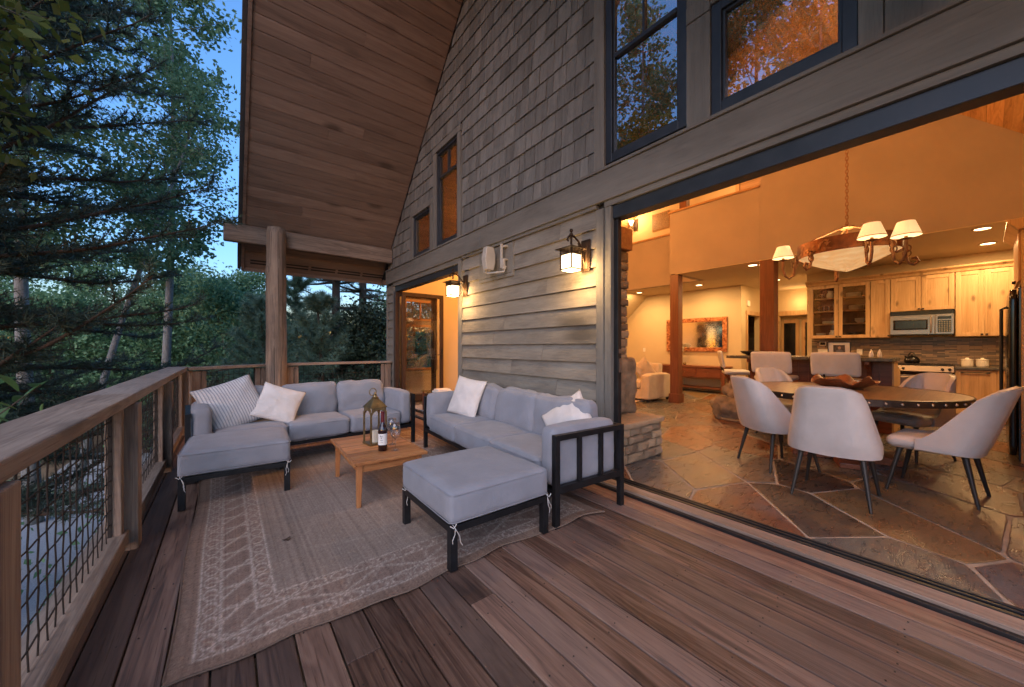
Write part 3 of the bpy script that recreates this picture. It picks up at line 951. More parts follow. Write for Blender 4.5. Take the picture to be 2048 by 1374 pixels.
# ------------------------------------------------------------------ coffee table and what stands on it
ct = empty("coffee_table", (1.075, 3.40, .008), R(-2.2), "low square teak coffee table with slatted top on the rug", "coffee table")
t = MB(); hx, hy = .30, .475
for k in range(9):
    y0 = -hy + .0 + k*(2*hy)/9
    t.box(-hx+.022, y0+.003, .338, hx-.022, y0+2*hy/9-.003, .36)
t.build("tabletop", M['teak'], ct, bevel=.003)
t = MB(); t.box(-hx, -hy, .336, -hx+.021, hy, .36); t.box(hx-.021, -hy, .336, hx, hy, .36)
t.each("top_edge", M['teak'], ct, bevel=.003)
t = MB(); i = .045
t.box(-hx+i+.04, -hy+i, .27, hx-i-.04, -hy+i+.022, .334); t.box(-hx+i+.04, hy-i-.022, .27, hx-i-.04, hy-i, .334)
t.box(-hx+i, -hy+i+.04, .27, -hx+i+.022, hy-i-.04, .334); t.box(hx-i-.022, -hy+i+.04, .27, hx-i, hy-i-.04, .334)
t.build("apron", M['teak'], ct, bevel=.002)
for sx in (-1, 1):
    for sy in (-1, 1):
        l = MB(); x = sx*(hx-.06); y = sy*(hy-.06)
        l.add([(x-.016+sx*.006, y-.016+sy*.006, 0), (x+.016+sx*.006, y-.016+sy*.006, 0), (x+.016+sx*.006, y+.016+sy*.006, 0), (x-.016+sx*.006, y+.016+sy*.006, 0),
               (x-.023, y-.023, .336), (x+.023, y-.023, .336), (x+.023, y+.023, .336), (x-.023, y+.023, .336)],
              [(0,3,2,1),(4,5,6,7),(0,1,5,4),(1,2,6,5),(2,3,7,6),(3,0,4,7)])
        l.build("leg", M['teakleg'], ct, bevel=.004)
TZ = .3685
# brass lantern with arched openings
ln = empty("candle_lantern", (1.085, 3.455, TZ), R(8), "tall aged brass candle lantern with arched open sides and ring on top", "lantern")
h = .075
b = MB(); b.box(-h-.008, -h-.008, 0, h+.008, h+.008, .018); b.build("base", M['brass'], ln, bevel=.003)
ar = MB()
for s in range(4):
    Mz = Matrix.Rotation(s*math.pi/2, 4, 'Z')
    ar.box(h-.011, h-.011, .018, h+.003, h+.003, .30, Mz)
    # arched head between the posts
    prev = None
    for k in range(13):
        a = math.pi*k/12; x = -(h-.012)*math.cos(a); z_ = .26 + .055*math.sin(a)
        if prev is not None:
            (xa, za), (xb, zb) = prev, (x, z_)
            ar.add([(xa, h-.008, za), (xb, h-.008, zb), (xb, h-.008, .335), (xa, h-.008, .335), (xa, h+.002, za), (xb, h+.002, zb), (xb, h+.002, .335), (xa, h+.002, .335)],
                   [(0,1,2,3),(7,6,5,4),(0,4,5,1),(1,5,6,2),(2,6,7,3),(3,7,4,0)], Mz)
        prev = (x, z_)
ar.build("arched_frame", M['brass'], ln, bevel=.0015)
tp = MB(); q = 2**.5
tp.lathe([(h*q+.008, .335), (h*q+.006, .342), (h*q*.86, .362), (h*q*.58, .392), (h*q*.36, .412), (.030, .42)], 4, sq=True)
tp.build("cap", M['brass'], ln, bevel=.003)
tp = MB(); tp.lathe([(.03, .42), (.034, .426), (.02, .432), (.014, .447), (.018, .452), (.008, .462), (.006, .475)], 12)
tp.tube([(.033*math.cos(a)-.022, 0, .478+.033*math.sin(a)) for a in [2*math.pi*k/16+.2 for k in range(17)]], .0045, 6)
tp.build("ring", M['brass'], ln)
cnd = MB(); cnd.lathe([(.038, .018), (.038, .115), (.034, .12), (.012, .116), (0, .116)], 16); 
cnd.tube([(0,0,.116),(.002,0,.127)], .0012, 5)
tag(cnd.build("pillar_candle", M['wax'], None, smooth=False), "unlit cream pillar candle inside the brass lantern", "candle").location = (1.085, 3.455, TZ)
# wine bottle
wb = empty("wine_bottle", (1.062, 3.175, TZ), 0, "full red wine bottle with white label beside the lantern", "wine bottle")
M['bottle'] = plain('dark_bottle_glass', (.018,.006,.007), .06, 0, .1, spec=.8)
M['foil'] = plain('burgundy_foil', (.13,.018,.025), .35, .3)
b = MB(); b.lathe([(.030, 0), (.0375, .004), (.038, .17), (.0365, .19), (.028, .215), (.016, .238), (.0145, .25), (.0145, .325), (.0155, .327), (.0155, .335), (0, .335)], 24)
b.build("bottle", M['bottle'], wb, smooth=True)
b = MB(); b.lathe([(.0162, .245), (.0152, .322), (.0162, .326), (.0162, .337), (0, .338)], 20); b.build("foil", M['foil'], wb)
m, nt, bs = nmat('bottle_label')
v = coords(nt)
sx = nt.nodes.new("ShaderNodeSeparateXYZ"); lk(nt, v, sx.inputs[0])
bs.inputs['Base Color'].default_value = (.74,.72,.69,1); bs.inputs['Roughness'].default_value = .7
lb = MB(); vs = []; fs = []; A0, A1 = R(-210), R(-40)
for k in range(17):
    a = A0 + (A1-A0)*k/16
    for z_ in (.055, .150): vs.append((.0386*math.cos(a), .0386*math.sin(a), z_))
for k in range(16): fs.append((2*k, 2*k+2, 2*k+3, 2*k+1))
lb.add(vs, fs); lab = lb.build("label", m, wb)
# crest and lines of lettering on the label: small dark raised marks
ik = MB()
def ink(a, z_, wa, hz):
    ps = []
    for aa in (a-wa/2, a+wa/2):
        for zz in (z_-hz/2, z_+hz/2): ps.append((.0389*math.cos(aa), .0389*math.sin(aa), zz))
    ik.add([ps[0], ps[2], ps[3], ps[1]], [(0,1,2,3)])
ac = R(-125)
for k in range(7): ink(ac + R(-14 + k*4.7), .128 + .006*math.sin(k*1.7), R(3), .012)
for k in range(4): ink(ac + R(-8 + k*5), .112, R(3.5), .006)
for k in range(5): ink(ac + R(-12 + k*6), .096, R(4), .005)
for k in range(8): ink(ac + R(-18 + k*5), .078, R(3), .003)
ik.build("print", M['blackmat'], lab)
def wineglass(loc, label):
    g = MB(); g.lathe([(.0, .0), (.034, .001), (.033, .003), (.008, .008), (.004, .02), (.004, .088), (.010, .096), (.030, .115), (.043, .145), (.044, .17), (.038, .205), (.034, .235)], 24)
    g.lathe([(.0328, .235), (.0368, .205), (.0428, .17), (.0418, .146), (.029, .117), (.009, .100), (0, .098)], 24)
    m_ = M['wineglass']
    o = g.build("wine_glass", m_, None, smooth=True); o.location = loc
    return tag(o, label, "wine glass")
m = bpy.data.materials.new('wine_glass_crystal'); m.use_nodes = True; nt = m.node_tree; nt.nodes.clear()
o_ = nt.nodes.new("ShaderNodeOutputMaterial"); t_ = nt.nodes.new("ShaderNodeBsdfTransparent"); t_.inputs[0].default_value = (.93,.93,.94,1)
g_ = nt.nodes.new("ShaderNodeBsdfGlossy"); g_.inputs['Roughness'].default_value = .02
lw = nt.nodes.new("ShaderNodeLayerWeight"); lw.inputs[0].default_value = .35
mx = nt.nodes.new("ShaderNodeMixShader"); lk(nt, mth(nt, 'ADD', mth(nt, 'MULTIPLY', lw.outputs['Facing'], .55), .05), mx.inputs[0]); lk(nt, t_.outputs[0], mx.inputs[1]); lk(nt, g_.outputs[0], mx.inputs[2]); lk(nt, mx.outputs[0], o_.inputs[0])
M['wineglass'] = m
wineglass((1.155, 3.125, TZ), "empty stemmed wine glass closest to the wine bottle")
wineglass((1.20, 3.33, TZ), "empty stemmed wine glass standing behind the other glass")

# ------------------------------------------------------------------ rug: a fine grid, its woven pattern worked out per vertex
RX0, RX1, RY0, RY1 = -.188, 2.235, 1.83, 5.35
NX, NY = 330, 480
gx = np.linspace(0, 1, NX); gy = np.linspace(0, 1, NY)
U, V = np.meshgrid(gx, gy, indexing='ij')
W_, H_ = RX1-RX0, RY1-RY0
x = U*W_; y = V*H_
def tri(t): return np.abs((t % 1.0) - .5)*2
dl = x; dr = W_-x; db = y; dt = H_-y
d = np.minimum(np.minimum(dl, dr), np.minimum(db, dt))
along = np.where((np.minimum(dl, dr) < np.minimum(db, dt)), y, x)
pat = np.zeros_like(x)
def line(at, wd): return np.exp(-((d-at)/wd)**2)
for at in (.082, .165, .305, .385): pat = np.maximum(pat, line(at, .0065))
# looped bands: chains of ovals with leaf strokes
for c0 in (.123, .345):
    s = (d-c0)/.034; ph = along/.125
    ov = np.abs(np.sqrt(s**2 + ((ph % 1.0 - .5)*2.1)**2) - .85)
    pat = np.maximum(pat, .85*np.exp(-(ov/.13)**2)*(np.abs(s) < 1.15))
    st = np.abs(((ph*3 + np.abs(s)*.7) % 1.0) - .5)
    pat = np.maximum(pat, .55*np.exp(-(st/.13)**2)*(np.abs(s) < 1.0))
# wide band: bars and slanting strokes on the long sides, crossed strokes on the short ones
inb = (d > .17) & (d < .30); s = (d-.17)/.13
side = np.minimum(dl, dr) < np.minimum(db, dt)
ph = along/.195
bars = np.exp(-((tri(ph+.5)-0)/.14)**2)
sl = np.abs(((ph - s*.8) % 1.0) - .5)
zz = np.exp(-(sl/.085)**2)
patA = np.maximum(bars, zz)
ph2 = along/.44
c1 = np.abs(((ph2 - s*.55) % 1.0) - .5); c2 = np.abs(((ph2 + s*.55) % 1.0) - .5)
c3 = np.abs(((ph2*3 - s*.5) % 1.0) - .5)
patB = np.maximum(np.exp(-(c1/.05)**2), np.exp(-(c2/.05)**2)); patB = np.maximum(patB, .5*np.exp(-(c3/.09)**2)*(s > .3))
pat = np.maximum(pat, inb*np.where(side, patA, patB)*.78)
nz = rng.normal(0, 1, pat.shape)
weave = rng.normal(0, 1, (NX, 1))*.6 + rng.normal(0, 1, (1, NY))*.25 + nz*.9
worn = np.clip(.75 + .25*np.sin(x*3.1+1)*np.sin(y*2.3) + nz*.22, .25, 1.1)
pat = np.clip(pat*worn, 0, 1)
ground = np.array([.27, .185, .145]); field = np.array([.285, .215, .175]); lite = np.array([.52, .42, .35])
base = np.where((d > .39)[..., None], field, ground)
border = np.where((d < .075)[..., None], np.array([.27, .18, .135]), base)
colr = border*(1-pat[..., None]) + lite*pat[..., None]
fm = np.exp(-((np.abs(((x*1.1+y*.6)%1)-.5)+np.abs(((y*1.1-x*.6)%1)-.5)-.42)/.03)**2)*(d > .42)*.10
colr = colr*(1+fm[..., None])*(1 + .10*(np.sin(x*4.1+.5)*np.sin(y*2.9+1.2))[..., None])
colr = np.clip(colr*(1 + .13*weave[..., None]), .01, 1)
# heights and wavy edge
wob = np.zeros_like(x)
for a_, fx_, ph_ in ((.010, 5.1, .3), (.006, 11.0, 1.9), (.005, 17.0, .7)): wob += a_*np.sin(x*fx_+ph_)
fade = np.clip(1-db/.25, 0, 1)
Yw = RY0 + y + wob*fade*1.6 - .075*np.clip((x-2.0)/.43, 0, 1)**2*fade
Xw = RX0 + x + .008*np.sin(y*4.0)*np.clip(1-dl/.2, 0, 1) + .012*np.sin(y*3.3+1)*np.clip(1-dr/.3, 0, 1)
lift = .004 + .010*np.clip(1-db/.10, 0, 1)*(.5+.5*np.sin(x*9.0+.8))*np.clip(x/.5, .2, 1) + .012*np.clip(1-db/.06, 0, 1)*np.clip((x-2.1)/.3, 0, 1)
lift += .0012*pat + .0006*nz
V3 = np.stack([Xw, Yw, lift + .004], -1).reshape(-1, 3)
idx = np.arange(NX*NY).reshape(NX, NY)
F4 = np.stack([idx[:-1,:-1], idx[1:,:-1], idx[1:,1:], idx[:-1,1:]], -1).reshape(-1, 4)
m, nt, bs = nmat('rug_weave')
at = nt.nodes.new("ShaderNodeAttribute"); at.attribute_name = 'weave'
fz = noi(nt, coords(nt, (1, .35, 1)), 260, 2)
col = mixc(nt, 1.0, at.outputs['Color'], mth(nt, 'ADD', mth(nt, 'MULTIPLY', fz, .7), .65), 'MULTIPLY')
lk(nt, col, bs.inputs['Base Color']); bs.inputs['Roughness'].default_value = .95; bs.inputs['Specular IOR Level'].default_value = .1
bump(nt, bs, fz, .5, .003)
rug = npmesh("outdoor_rug", V3, F4, m, None, True)
ca = rug.data.color_attributes.new('weave', 'FLOAT_COLOR', 'POINT')
ca.data.foreach_set('color', np.concatenate([colr.reshape(-1,3), np.ones((NX*NY,1))], 1).astype(np.float32).ravel())
md = rug.modifiers.new("s", 'SOLIDIFY'); md.thickness = .005; md.offset = -1
bd = MB(); VV = V3.reshape(NX, NY, 3)
loop = [VV[i, 0] for i in range(0, NX, 3)] + [VV[-1, j] for j in range(0, NY, 4)] + [VV[i, -1] for i in range(NX-1, -1, -6)] + [VV[0, j] for j in range(NY-1, -1, -4)]
bd.tube([tuple(p + np.array([0, 0, -.001])) for p in loop], .0048, 5, cap=False)
bd.build("binding", plain('rug_binding', (.17,.115,.085), .95), rug)
tag(rug, "worn tan woven rug with pale tribal border lying under the deck furniture", "rug")
lf = MB(); vs = []
for k in range(9):
    a = 2*math.pi*k/9; r = .022 + .008*(k % 2)
    vs.append((r*math.cos(a), r*.7*math.sin(a), .004 + .008*math.sin(a*2+.5)))
lf.add(vs + [(0,0,.003)], [(k, (k+1) % 9, 9) for k in range(9)])
M['deadleaf'] = plain('dry_leaf', (.07,.04,.025), .8)
o_ = lf.build("dry_leaf", M['deadleaf'], None, solid=.001); o_.location = (.307, 2.771, .013)
tag(o_, "small curled dry brown leaf lying on the rug", "leaf")
# ------------------------------------------------------------------ wall lanterns on the facade
M['frost'] = glow('lit_frosted_glass', (1.0, .70, .36), 5.0)
def sconce(y, z, label):
    root = empty("wall_lantern", (FX-.014, y, z), 0, label, "wall lantern", "lit lanterns on the siding wall")
    p = MB(); p.box(-.022, -.055, -.17, 0, .055, .15); p.box(-.032, -.04, -.15, -.022, .04, .13); p.build("back_plate", M['bronze'], root, bevel=.004)
    a = MB(); cx = -.225
    a.tube([(-.03, 0, .03), (-.07, 0, .06), (-.12, 0, .115), (-.18, 0, .15), (cx, 0, .155), (cx-.04, 0, .14), (cx-.055, 0, .11), (cx-.04, 0, .095)], .009, 8)
    a.tube([(-.03, 0, -.10), (-.06, 0, -.02), (-.10, 0, .05), (-.13, 0, .10)], .007, 8)
    a.tube([(cx, 0, .07), (cx, 0, .20)], [.012, .008], 8); a.ball((cx, 0, .205), .018); a.ball((cx, 0, .165), .02)
    a.build("arm", M['bronze'], root)
    rf_ = MB(); s = .112; q = 2**.5
    rf_.lathe([(s*q, .018), (s*q, .025), (.06, .044), (.018, .05), (0, .05)], 4, (cx, 0, 0), sq=True)
    for k in range(4):
        Mz = Matrix.Translation((cx, 0, 0)) @ Matrix.Rotation(k*math.pi/2, 4, 'Z')
        for j in range(9): rf_.box(-.072+j*.018-.003, .069, -.03, -.072+j*.018+.003, .075, .018, Mz)
    rf_.build("roof_cap", M['bronze'], root)
    cg = MB(); s = .073
    for sx in (-1, 1):
        for sy in (-1, 1): cg.box(cx+sx*s-.005, sy*s-.005, -.180, cx+sx*s+.005, sy*s+.005, .02)
    for z0, z1 in ((-.180, -.170), (-.036, -.030)):
        for sg in (-1, 1):
            cg.box(cx-s+.006, sg*s-.0045, z0, cx+s-.006, sg*s+.0045, z1); cg.box(cx+sg*s-.0045, -s+.006, z0, cx+sg*s+.0045, s-.006, z1)
    cg.build("cage", M['bronze'], root)
    g = MB(); g.box(cx-.067, -.067, -.186, cx+.067, .067, -.036)
    g.build("lit_shade", M['frost'], root, bevel=.004)
    lamp('POINT', (FX-.014+cx, y, z-.25), 16, (1.0, .58, .22), .05)
    lamp('POINT', (FX-.014+cx+.12, y, z-.10), 6, (1.0, .58, .22), .03)
sconce(2.463, 2.19, "lit square wall lantern on siding beside the wide kitchen opening")
sconce(4.83, 2.20, "lit square wall lantern on siding beside the smaller far doorway")

# outdoor speaker on its bracket
sp = empty("outdoor_speaker", (FX-.018, 4.0, 2.42), 0, "pale outdoor speaker in a swivel bracket on the framed siding board", "speaker")
M['spk'] = plain('weathered_white_plastic', (.42,.39,.35), .55)
b = MB(); b.prism([(-.20, -.15), (-.09, -.15), (-.06, -.05), (-.06, .06), (-.09, .155), (-.20, .155), (-.225, .0)], 'y', -.04, .055, Matrix.Identity(4)); b.build("speaker_body", M['spk'], sp, bevel=.012, seg=3)
b = MB(); b.tube([(-.14, .08, -.16), (-.15, 0, -.19), (-.13, -.15, -.20), (-.06, -.22, -.19), (-.04, -.235, -.12)], .012, 8); b.box(-.16, -.0, -.165, -.12, .10, -.14)
b.build("bracket", M['spk'], sp)
b = MB(); b.box(-.085, -.20, -.14, -.06, -.17, .17); b.box(-.085, -.24, -.16, -.05, -.205, -.03); b.box(-.06, -.235, .13, -.002, -.16, .15); b.box(-.06, -.235, -.04, -.002, -.16, -.02)
b.build("mount_rail", M['spk'], sp, bevel=.004)

# ------------------------------------------------------------------ inside: floor, walls, ceilings
FZ = .03
m, nt, bs = nmat('flagstone')
rnd = isl(nt); rnd2 = mth(nt, 'FRACT', mth(nt, 'MULTIPLY', rnd, 17.3)); rnd3 = mth(nt, 'FRACT', mth(nt, 'MULTIPLY', rnd, 41.7))
n1 = noi(nt, coords(nt, (1,1,1), 1.0), 2.4, 6, .6, .8); n2 = noi(nt, coords(nt, (1.2,4.2,1), 1.0), 4.5, 7, .72, 1.0); fine = noi(nt, coords(nt, (1,1,1), 1.0), 44, 6, .75)
t = mth(nt, 'ADD', rnd, mth(nt, 'MULTIPLY', mth(nt, 'SUBTRACT', n1, .5), .22))
stone = ramp(nt, t, [(.0, (.075,.088,.108)), (.13, (.10,.105,.105)), (.25, (.19,.080,.036)), (.38, (.19,.135,.075)), (.50, (.090,.108,.135)), (.62, (.155,.062,.03)), (.74, (.05,.042,.042)), (.86, (.15,.115,.075)), (1.0, (.095,.105,.125))])
veins = ramp(nt, n2, [(.34, (.45,.40,.36)), (.50, (.92,.88,.85)), (.68, (1.4,1.32,1.2))])
stone = mixc(nt, mth(nt, 'ADD', mth(nt, 'MULTIPLY', rnd2, .75), .2), stone, mixc(nt, 1.0, stone, veins, 'MULTIPLY'))
rust = ramp(nt, noi(nt, coords(nt, (1,1,1), .7), 1.7, 6, .65, 1.0), [(.50, (0,0,0)), (.66, (1,1,1))])
stone = mixc(nt, mth(nt, 'MULTIPLY', rust, mth(nt, 'MULTIPLY', rnd3, .45)), stone, (.24,.115,.05))
stone = mixc(nt, .8, stone, mixc(nt, 1.0, stone, ramp(nt, fine, [(.3, (.6,.56,.53)), (.7, (1.3,1.3,1.26))]), 'MULTIPLY'))
lk(nt, stone, bs.inputs['Base Color'])
lk(nt, mth(nt, 'ADD', mth(nt, 'MULTIPLY', n2, .40), .10), bs.inputs['Roughness'])
bump(nt, bs, mth(nt, 'ADD', mth(nt, 'MULTIPLY', n2, .6), mth(nt, 'MULTIPLY', fine, .3)), .55, .012)
M['flag'] = m
M['grout'] = plain('floor_grout', (.30,.27,.235), .9, 0, .2, 30, .3, 120)
b = MB(); b.box(2.93, -.95, -.05, 13.0, 8.15, FZ-.005)
fl_ = struct(b.build("floor", M['grout'], None))
# irregular flagstones: cells of a stretched random scatter, each a slab with worn edges
fr2 = random.Random(21); seeds = []
ca, sa = math.cos(R(-38)), math.sin(R(-38)); ST = 1.75
def tf(x, y): return ((x*ca - y*sa), (x*sa + y*ca)*ST)
def itf(u, v): v /= ST; return (u*ca + v*sa, -u*sa + v*ca)
tries = 0
while len(seeds) < 190 and tries < 9000:
    tries += 1; c = tf(fr2.uniform(2.6, 12.2), fr2.uniform(-1.4, 8.4)); md_ = fr2.choice((.6, .85, 1.1, 1.3))
    if all((c[0]-q[0])**2 + (c[1]-q[1])**2 > min(md_, q[2])**2 for q in seeds): seeds.append((c[0], c[1], md_))
def clip(poly, nx, ny, d):
    out = []
    for i in range(len(poly)):
        p, q = poly[i], poly[(i+1) % len(poly)]; a_, b_ = p[0]*nx+p[1]*ny-d, q[0]*nx+q[1]*ny-d
        if a_ <= 0: out.append(p)
        if a_*b_ < 0: k = a_/(a_-b_); out.append((p[0]+(q[0]-p[0])*k, p[1]+(q[1]-p[1])*k))
    return out
fg_ = MB()
for s0 in seeds:
    poly = [(s0[0]-4, s0[1]-4), (s0[0]+4, s0[1]-4), (s0[0]+4, s0[1]+4), (s0[0]-4, s0[1]+4)]
    for q in seeds:
        if q is s0: continue
        dx, dy = q[0]-s0[0], q[1]-s0[1]; L_ = math.hypot(dx, dy)
        if L_ > 5 or not poly: continue
        nx, ny = dx/L_, dy/L_; poly = clip(poly, nx, ny, (s0[0]+q[0])/2*nx + (s0[1]+q[1])/2*ny)
    if len(poly) < 3: continue
    P2 = [itf(*p) for p in poly]
    for nx, ny, d in ((-1, 0, -2.94), (1, 0, 12.59), (0, -1, .93), (0, 1, 8.09)): P2 = clip(P2, nx, ny, d) if len(P2) > 2 else []
    if len(P2) < 3: continue
    cx_, cy_ = sum(p[0] for p in P2)/len(P2), sum(p[1] for p in P2)/len(P2)
    ar = sum(P2[i][0]*P2[(i+1) % len(P2)][1] - P2[(i+1) % len(P2)][0]*P2[i][1] for i in range(len(P2)))
    if ar < 0: P2 = P2[::-1]
    # inset by half the joint
    for i in range(len(P2)):
        pass
    Q = list(P2)
    for i in range(len(P2)):
        p, q = P2[i], P2[(i+1) % len(P2)]; ex, ey = q[0]-p[0], q[1]-p[1]; L_ = math.hypot(ex, ey)
        if L_ < 1e-6: continue
        nx, ny = ey/L_, -ex/L_; Q = clip(Q, nx, ny, p[0]*nx + p[1]*ny - fr2.uniform(.008, .013)) if len(Q) > 2 else []
    if len(Q) < 3: continue
    ring = []
    for i in range(len(Q)):
        p, q = Q[i], Q[(i+1) % len(Q)]; L_ = math.hypot(q[0]-p[0], q[1]-p[1]); k = max(1, int(L_/.06))
        for j in range(k):
            t_ = j/k; x_, y_ = p[0]+(q[0]-p[0])*t_, p[1]+(q[1]-p[1])*t_
            w_ = .006*noise.noise(Vector((x_*9, y_*9, 1.3))) + .004*noise.noise(Vector((x_*31, y_*31, 4)))
            dx, dy = x_-cx_, y_-cy_; dl_ = math.hypot(dx, dy) + 1e-6; sh_ = (-.006 if j == 0 else 0)
            ring.append((x_ + dx/dl_*(w_+sh_), y_ + dy/dl_*(w_+sh_)))
    n = len(ring); zt_ = FZ + fr2.uniform(-.0015, .0015); tx, ty = fr2.uniform(-.002, .002), fr2.uniform(-.002, .002)
    vs = []
    for (f_, z_) in ((1.0, FZ-.012), (1.0, zt_-.003)):
        vs += [(x_, y_, z_) for x_, y_ in ring]
    for x_, y_ in ring:
        dx, dy = cx_-x_, cy_-y_; dl_ = math.hypot(dx, dy)+1e-6
        vs.append((x_+dx/dl_*.006, y_+dy/dl_*.006, zt_ + tx*(x_-cx_) + ty*(y_-cy_)))
    fs = [tuple(range(2*n, 3*n))]
    for r_ in (0, n):
        for i in range(n): fs.append((r_+i, r_+(i+1) % n, r_+n+(i+1) % n, r_+n+i))
    fg_.add(vs, fs)
fo = fg_.build("flagstone_paving", M['flag'], fl_); fo["kind"] = "stuff"

wl = MB()
wl.box(10.28, -.95, FZ, 10.40, 2.42, 2.90)                       # kitchen wall
wl.box(10.40, 2.32, FZ, 12.8, 2.42, 2.90)                        # hallway side
struct(wl.build("kitchen_wall", M['wall'], None))
wl = MB(); wl.box(10.60, 3.87, FZ, 10.72, 8.15, 2.90)
struct(wl.build("living_wall", M['wall'], None))
wl = MB()                                                        # hallway wall with a doorway, end wall with a doorway
wl.box(10.72, 3.87, FZ, 11.0, 3.99, 2.90); wl.box(11.85, 3.87, FZ, 12.8, 3.99, 2.90); wl.box(11.0, 3.87, 2.12, 11.85, 3.99, 2.90)
wl.box(12.6, 2.42, FZ, 12.72, 2.62, 2.90); wl.box(12.6, 3.6, FZ, 12.72, 3.87, 2.90); wl.box(12.6, 2.62, 2.15, 12.72, 3.6, 2.90)
struct(wl.build("hallway_wall", M['wall'], None))
wl = MB(); wl.box(12.86, 2.45, FZ, 12.98, 3.86, 2.8); wl.box(10.75, 4.9, FZ, 12.8, 5.0, 2.8)
struct(wl.build("back_wall", M['wall'], None))
wl = MB(); wl.box(2.945+.1, -.945, FZ, 10.28, -.90, 3.6)
struct(wl.build("right_wall", M['walltan'], None))
wl = MB(); wl.prism([(8.10, FZ), (8.148, FZ), (8.148, 3.2), (8.10, 3.2)], 'x', 4.02, 5.98)
wl.prism([(8.10, FZ), (8.148, FZ), (8.148, .70), (8.10, .70)], 'x', 3.05, 4.018); wl.prism([(8.10, 2.42), (8.148, 2.42), (8.148, 3.2), (8.10, 3.2)], 'x', 3.05, 4.018)
wl.prism([(8.10, FZ), (8.148, FZ), (8.148, 3.2), (8.10, 3.2)], 'x', 7.62, 10.6)
wl.prism([(8.10, FZ), (8.148, FZ), (8.148, .78), (8.10, .78)], 'x', 5.98, 7.62); wl.prism([(8.10, 2.22), (8.148, 2.22), (8.148, 3.2), (8.10, 3.2)], 'x', 5.98, 7.62)
wl.box(3.045, 8.10, .70, 3.21, 8.148, 2.42)
struct(wl.build("end_wall", M['wall'], None))
# inner face of the facade wall, above and beside the openings
wl = MB()
for y0, y1 in zip(ys, ys[1:]):
    ym = (y0+y1)/2; zz = FZ
    for o in sorted([o for o in OPEN if o[0] < ym < o[1]], key=lambda o: o[2]):
        if o[2] > zz: wl.box(FX+.092, y0, zz, FX+.118, y1, o[2])
        zz = o[3]
    wl.prism([(y0, zz), (y1, zz), (y1, zroof(y1)-.2), (y0, zroof(y0)-.2)], 'x', FX+.092, FX+.118)
struct(wl.build("front_wall", M['wall'], None))

# loft front: full wall on the right, parapet further left, set back beyond the corner
def zin(y): return min(zl(y)-.18, zr(y)-.24)
LX = 7.79
wl = MB()
wl.prism([(-.95, 2.87), (2.53, 2.87), (2.53, zin(2.53)), (-.95, zin(-.95))], 'x', LX, LX+.12)
wl.box(LX, 2.532, 2.87, LX+.12, 4.28, 4.215)
wl.box(LX+.122, 4.16, 2.885, 9.1, 4.28, 4.215)
wl.box(9.1, 4.282, 2.886, 9.22, 8.10, 4.16)
struct(wl.build("loft_wall", M['walltan'], None))
ce = MB(); ce.box(LX+.122, -.95, 2.885, 12.86, 4.155, 2.94); ce.box(9.222, 4.157, 2.887, 12.86, 8.148, 2.94); ce.box(LX+.001, -.95, 2.858, LX+.119, 4.159, 2.868)
struct(ce.build("ceiling", M['ceilw'], None))
wl = MB(); wl.prism([(-.95, 2.92), (8.1, 2.92), (8.1, zin(8.1)), (RIDGE_Y, zin(RIDGE_Y)), (-.95, zin(-.95))], 'x', 9.55, 9.65)
struct(wl.build("loft_back_wall", M['wall'], None))
# sloped soffit corner of the living wall
wl = MB(); wl.prism([(6.55, 2.883), (8.1, 2.883), (8.1, 1.45)], 'x', 9.25, 10.59)
struct(wl.build("sloped_ceiling", M['wall'], None))
cb_ = MB(); y = 8.09
while y > RIDGE_Y:
    y0 = y - bw + .003; f = lambda q: zl(q)-.18
    cb_.prism([(y0, f(y0)), (y, f(y)), (y, f(y)+.04), (y0, f(y0)+.04)], 'x', FX+.19, 10.6)
    y -= bw
y = -.94
while y < RIDGE_Y - .05:
    y1 = min(y + bw - .003, RIDGE_Y); f = lambda q: zr(q)-.24
    cb_.prism([(y, f(y)), (y1, f(y1)), (y1, f(y1)+.04), (y, f(y)+.04)], 'x', FX+.19, 10.6)
    y += bw
struct(cb_.build("plank_ceiling", M['rough'], None))

cp = MB(); cp.box(LX-.03, 2.534, 4.218, LX+.15, 4.31, 4.262); cp.box(LX+.152, 4.13, 4.218, 9.07, 4.31, 4.262); cp.box(9.07, 4.312, 4.163, 9.25, 8.09, 4.215)
pcap = empty("parapet_cap", (LX, 3.4, 4.2), 0, "knotty pine cap board along the top of the loft parapet", "cap board", kind="thing")
cp.each("cap_length", M['pinetrim'], pcap, bevel=.006, world=True)
# red posts
def post(y0, y1, x0, z1, label, base=True, z0=FZ):
    root = empty("timber_post", (x0, (y0+y1)/2, z0), 0, label, "post", "red stained timber posts")
    p = MB(); p.box(x0, y0, z0, x0+(y1-y0), y1, z1); p.build("shaft", M['redpost'], root, bevel=.006, world=True)
    if base:
        e = .022; p = MB(); p.box(x0-e, y0-e, z0, x0+(y1-y0)+e, y1+e, z0+.20); p.build("plinth", M['redpost'], root, bevel=.006, world=True)
post(4.085, 4.275, LX-.002, 2.856, "red stained square post with plinth left of the dining area")
post(2.31, 2.535, LX-.002, 2.856, "red stained square post rising behind the kitchen bar counter", False, 1.10)
post(4.06, 4.22, LX+.30, 7.0, "red stained post standing up in the loft behind the parapet", False, 4.3)

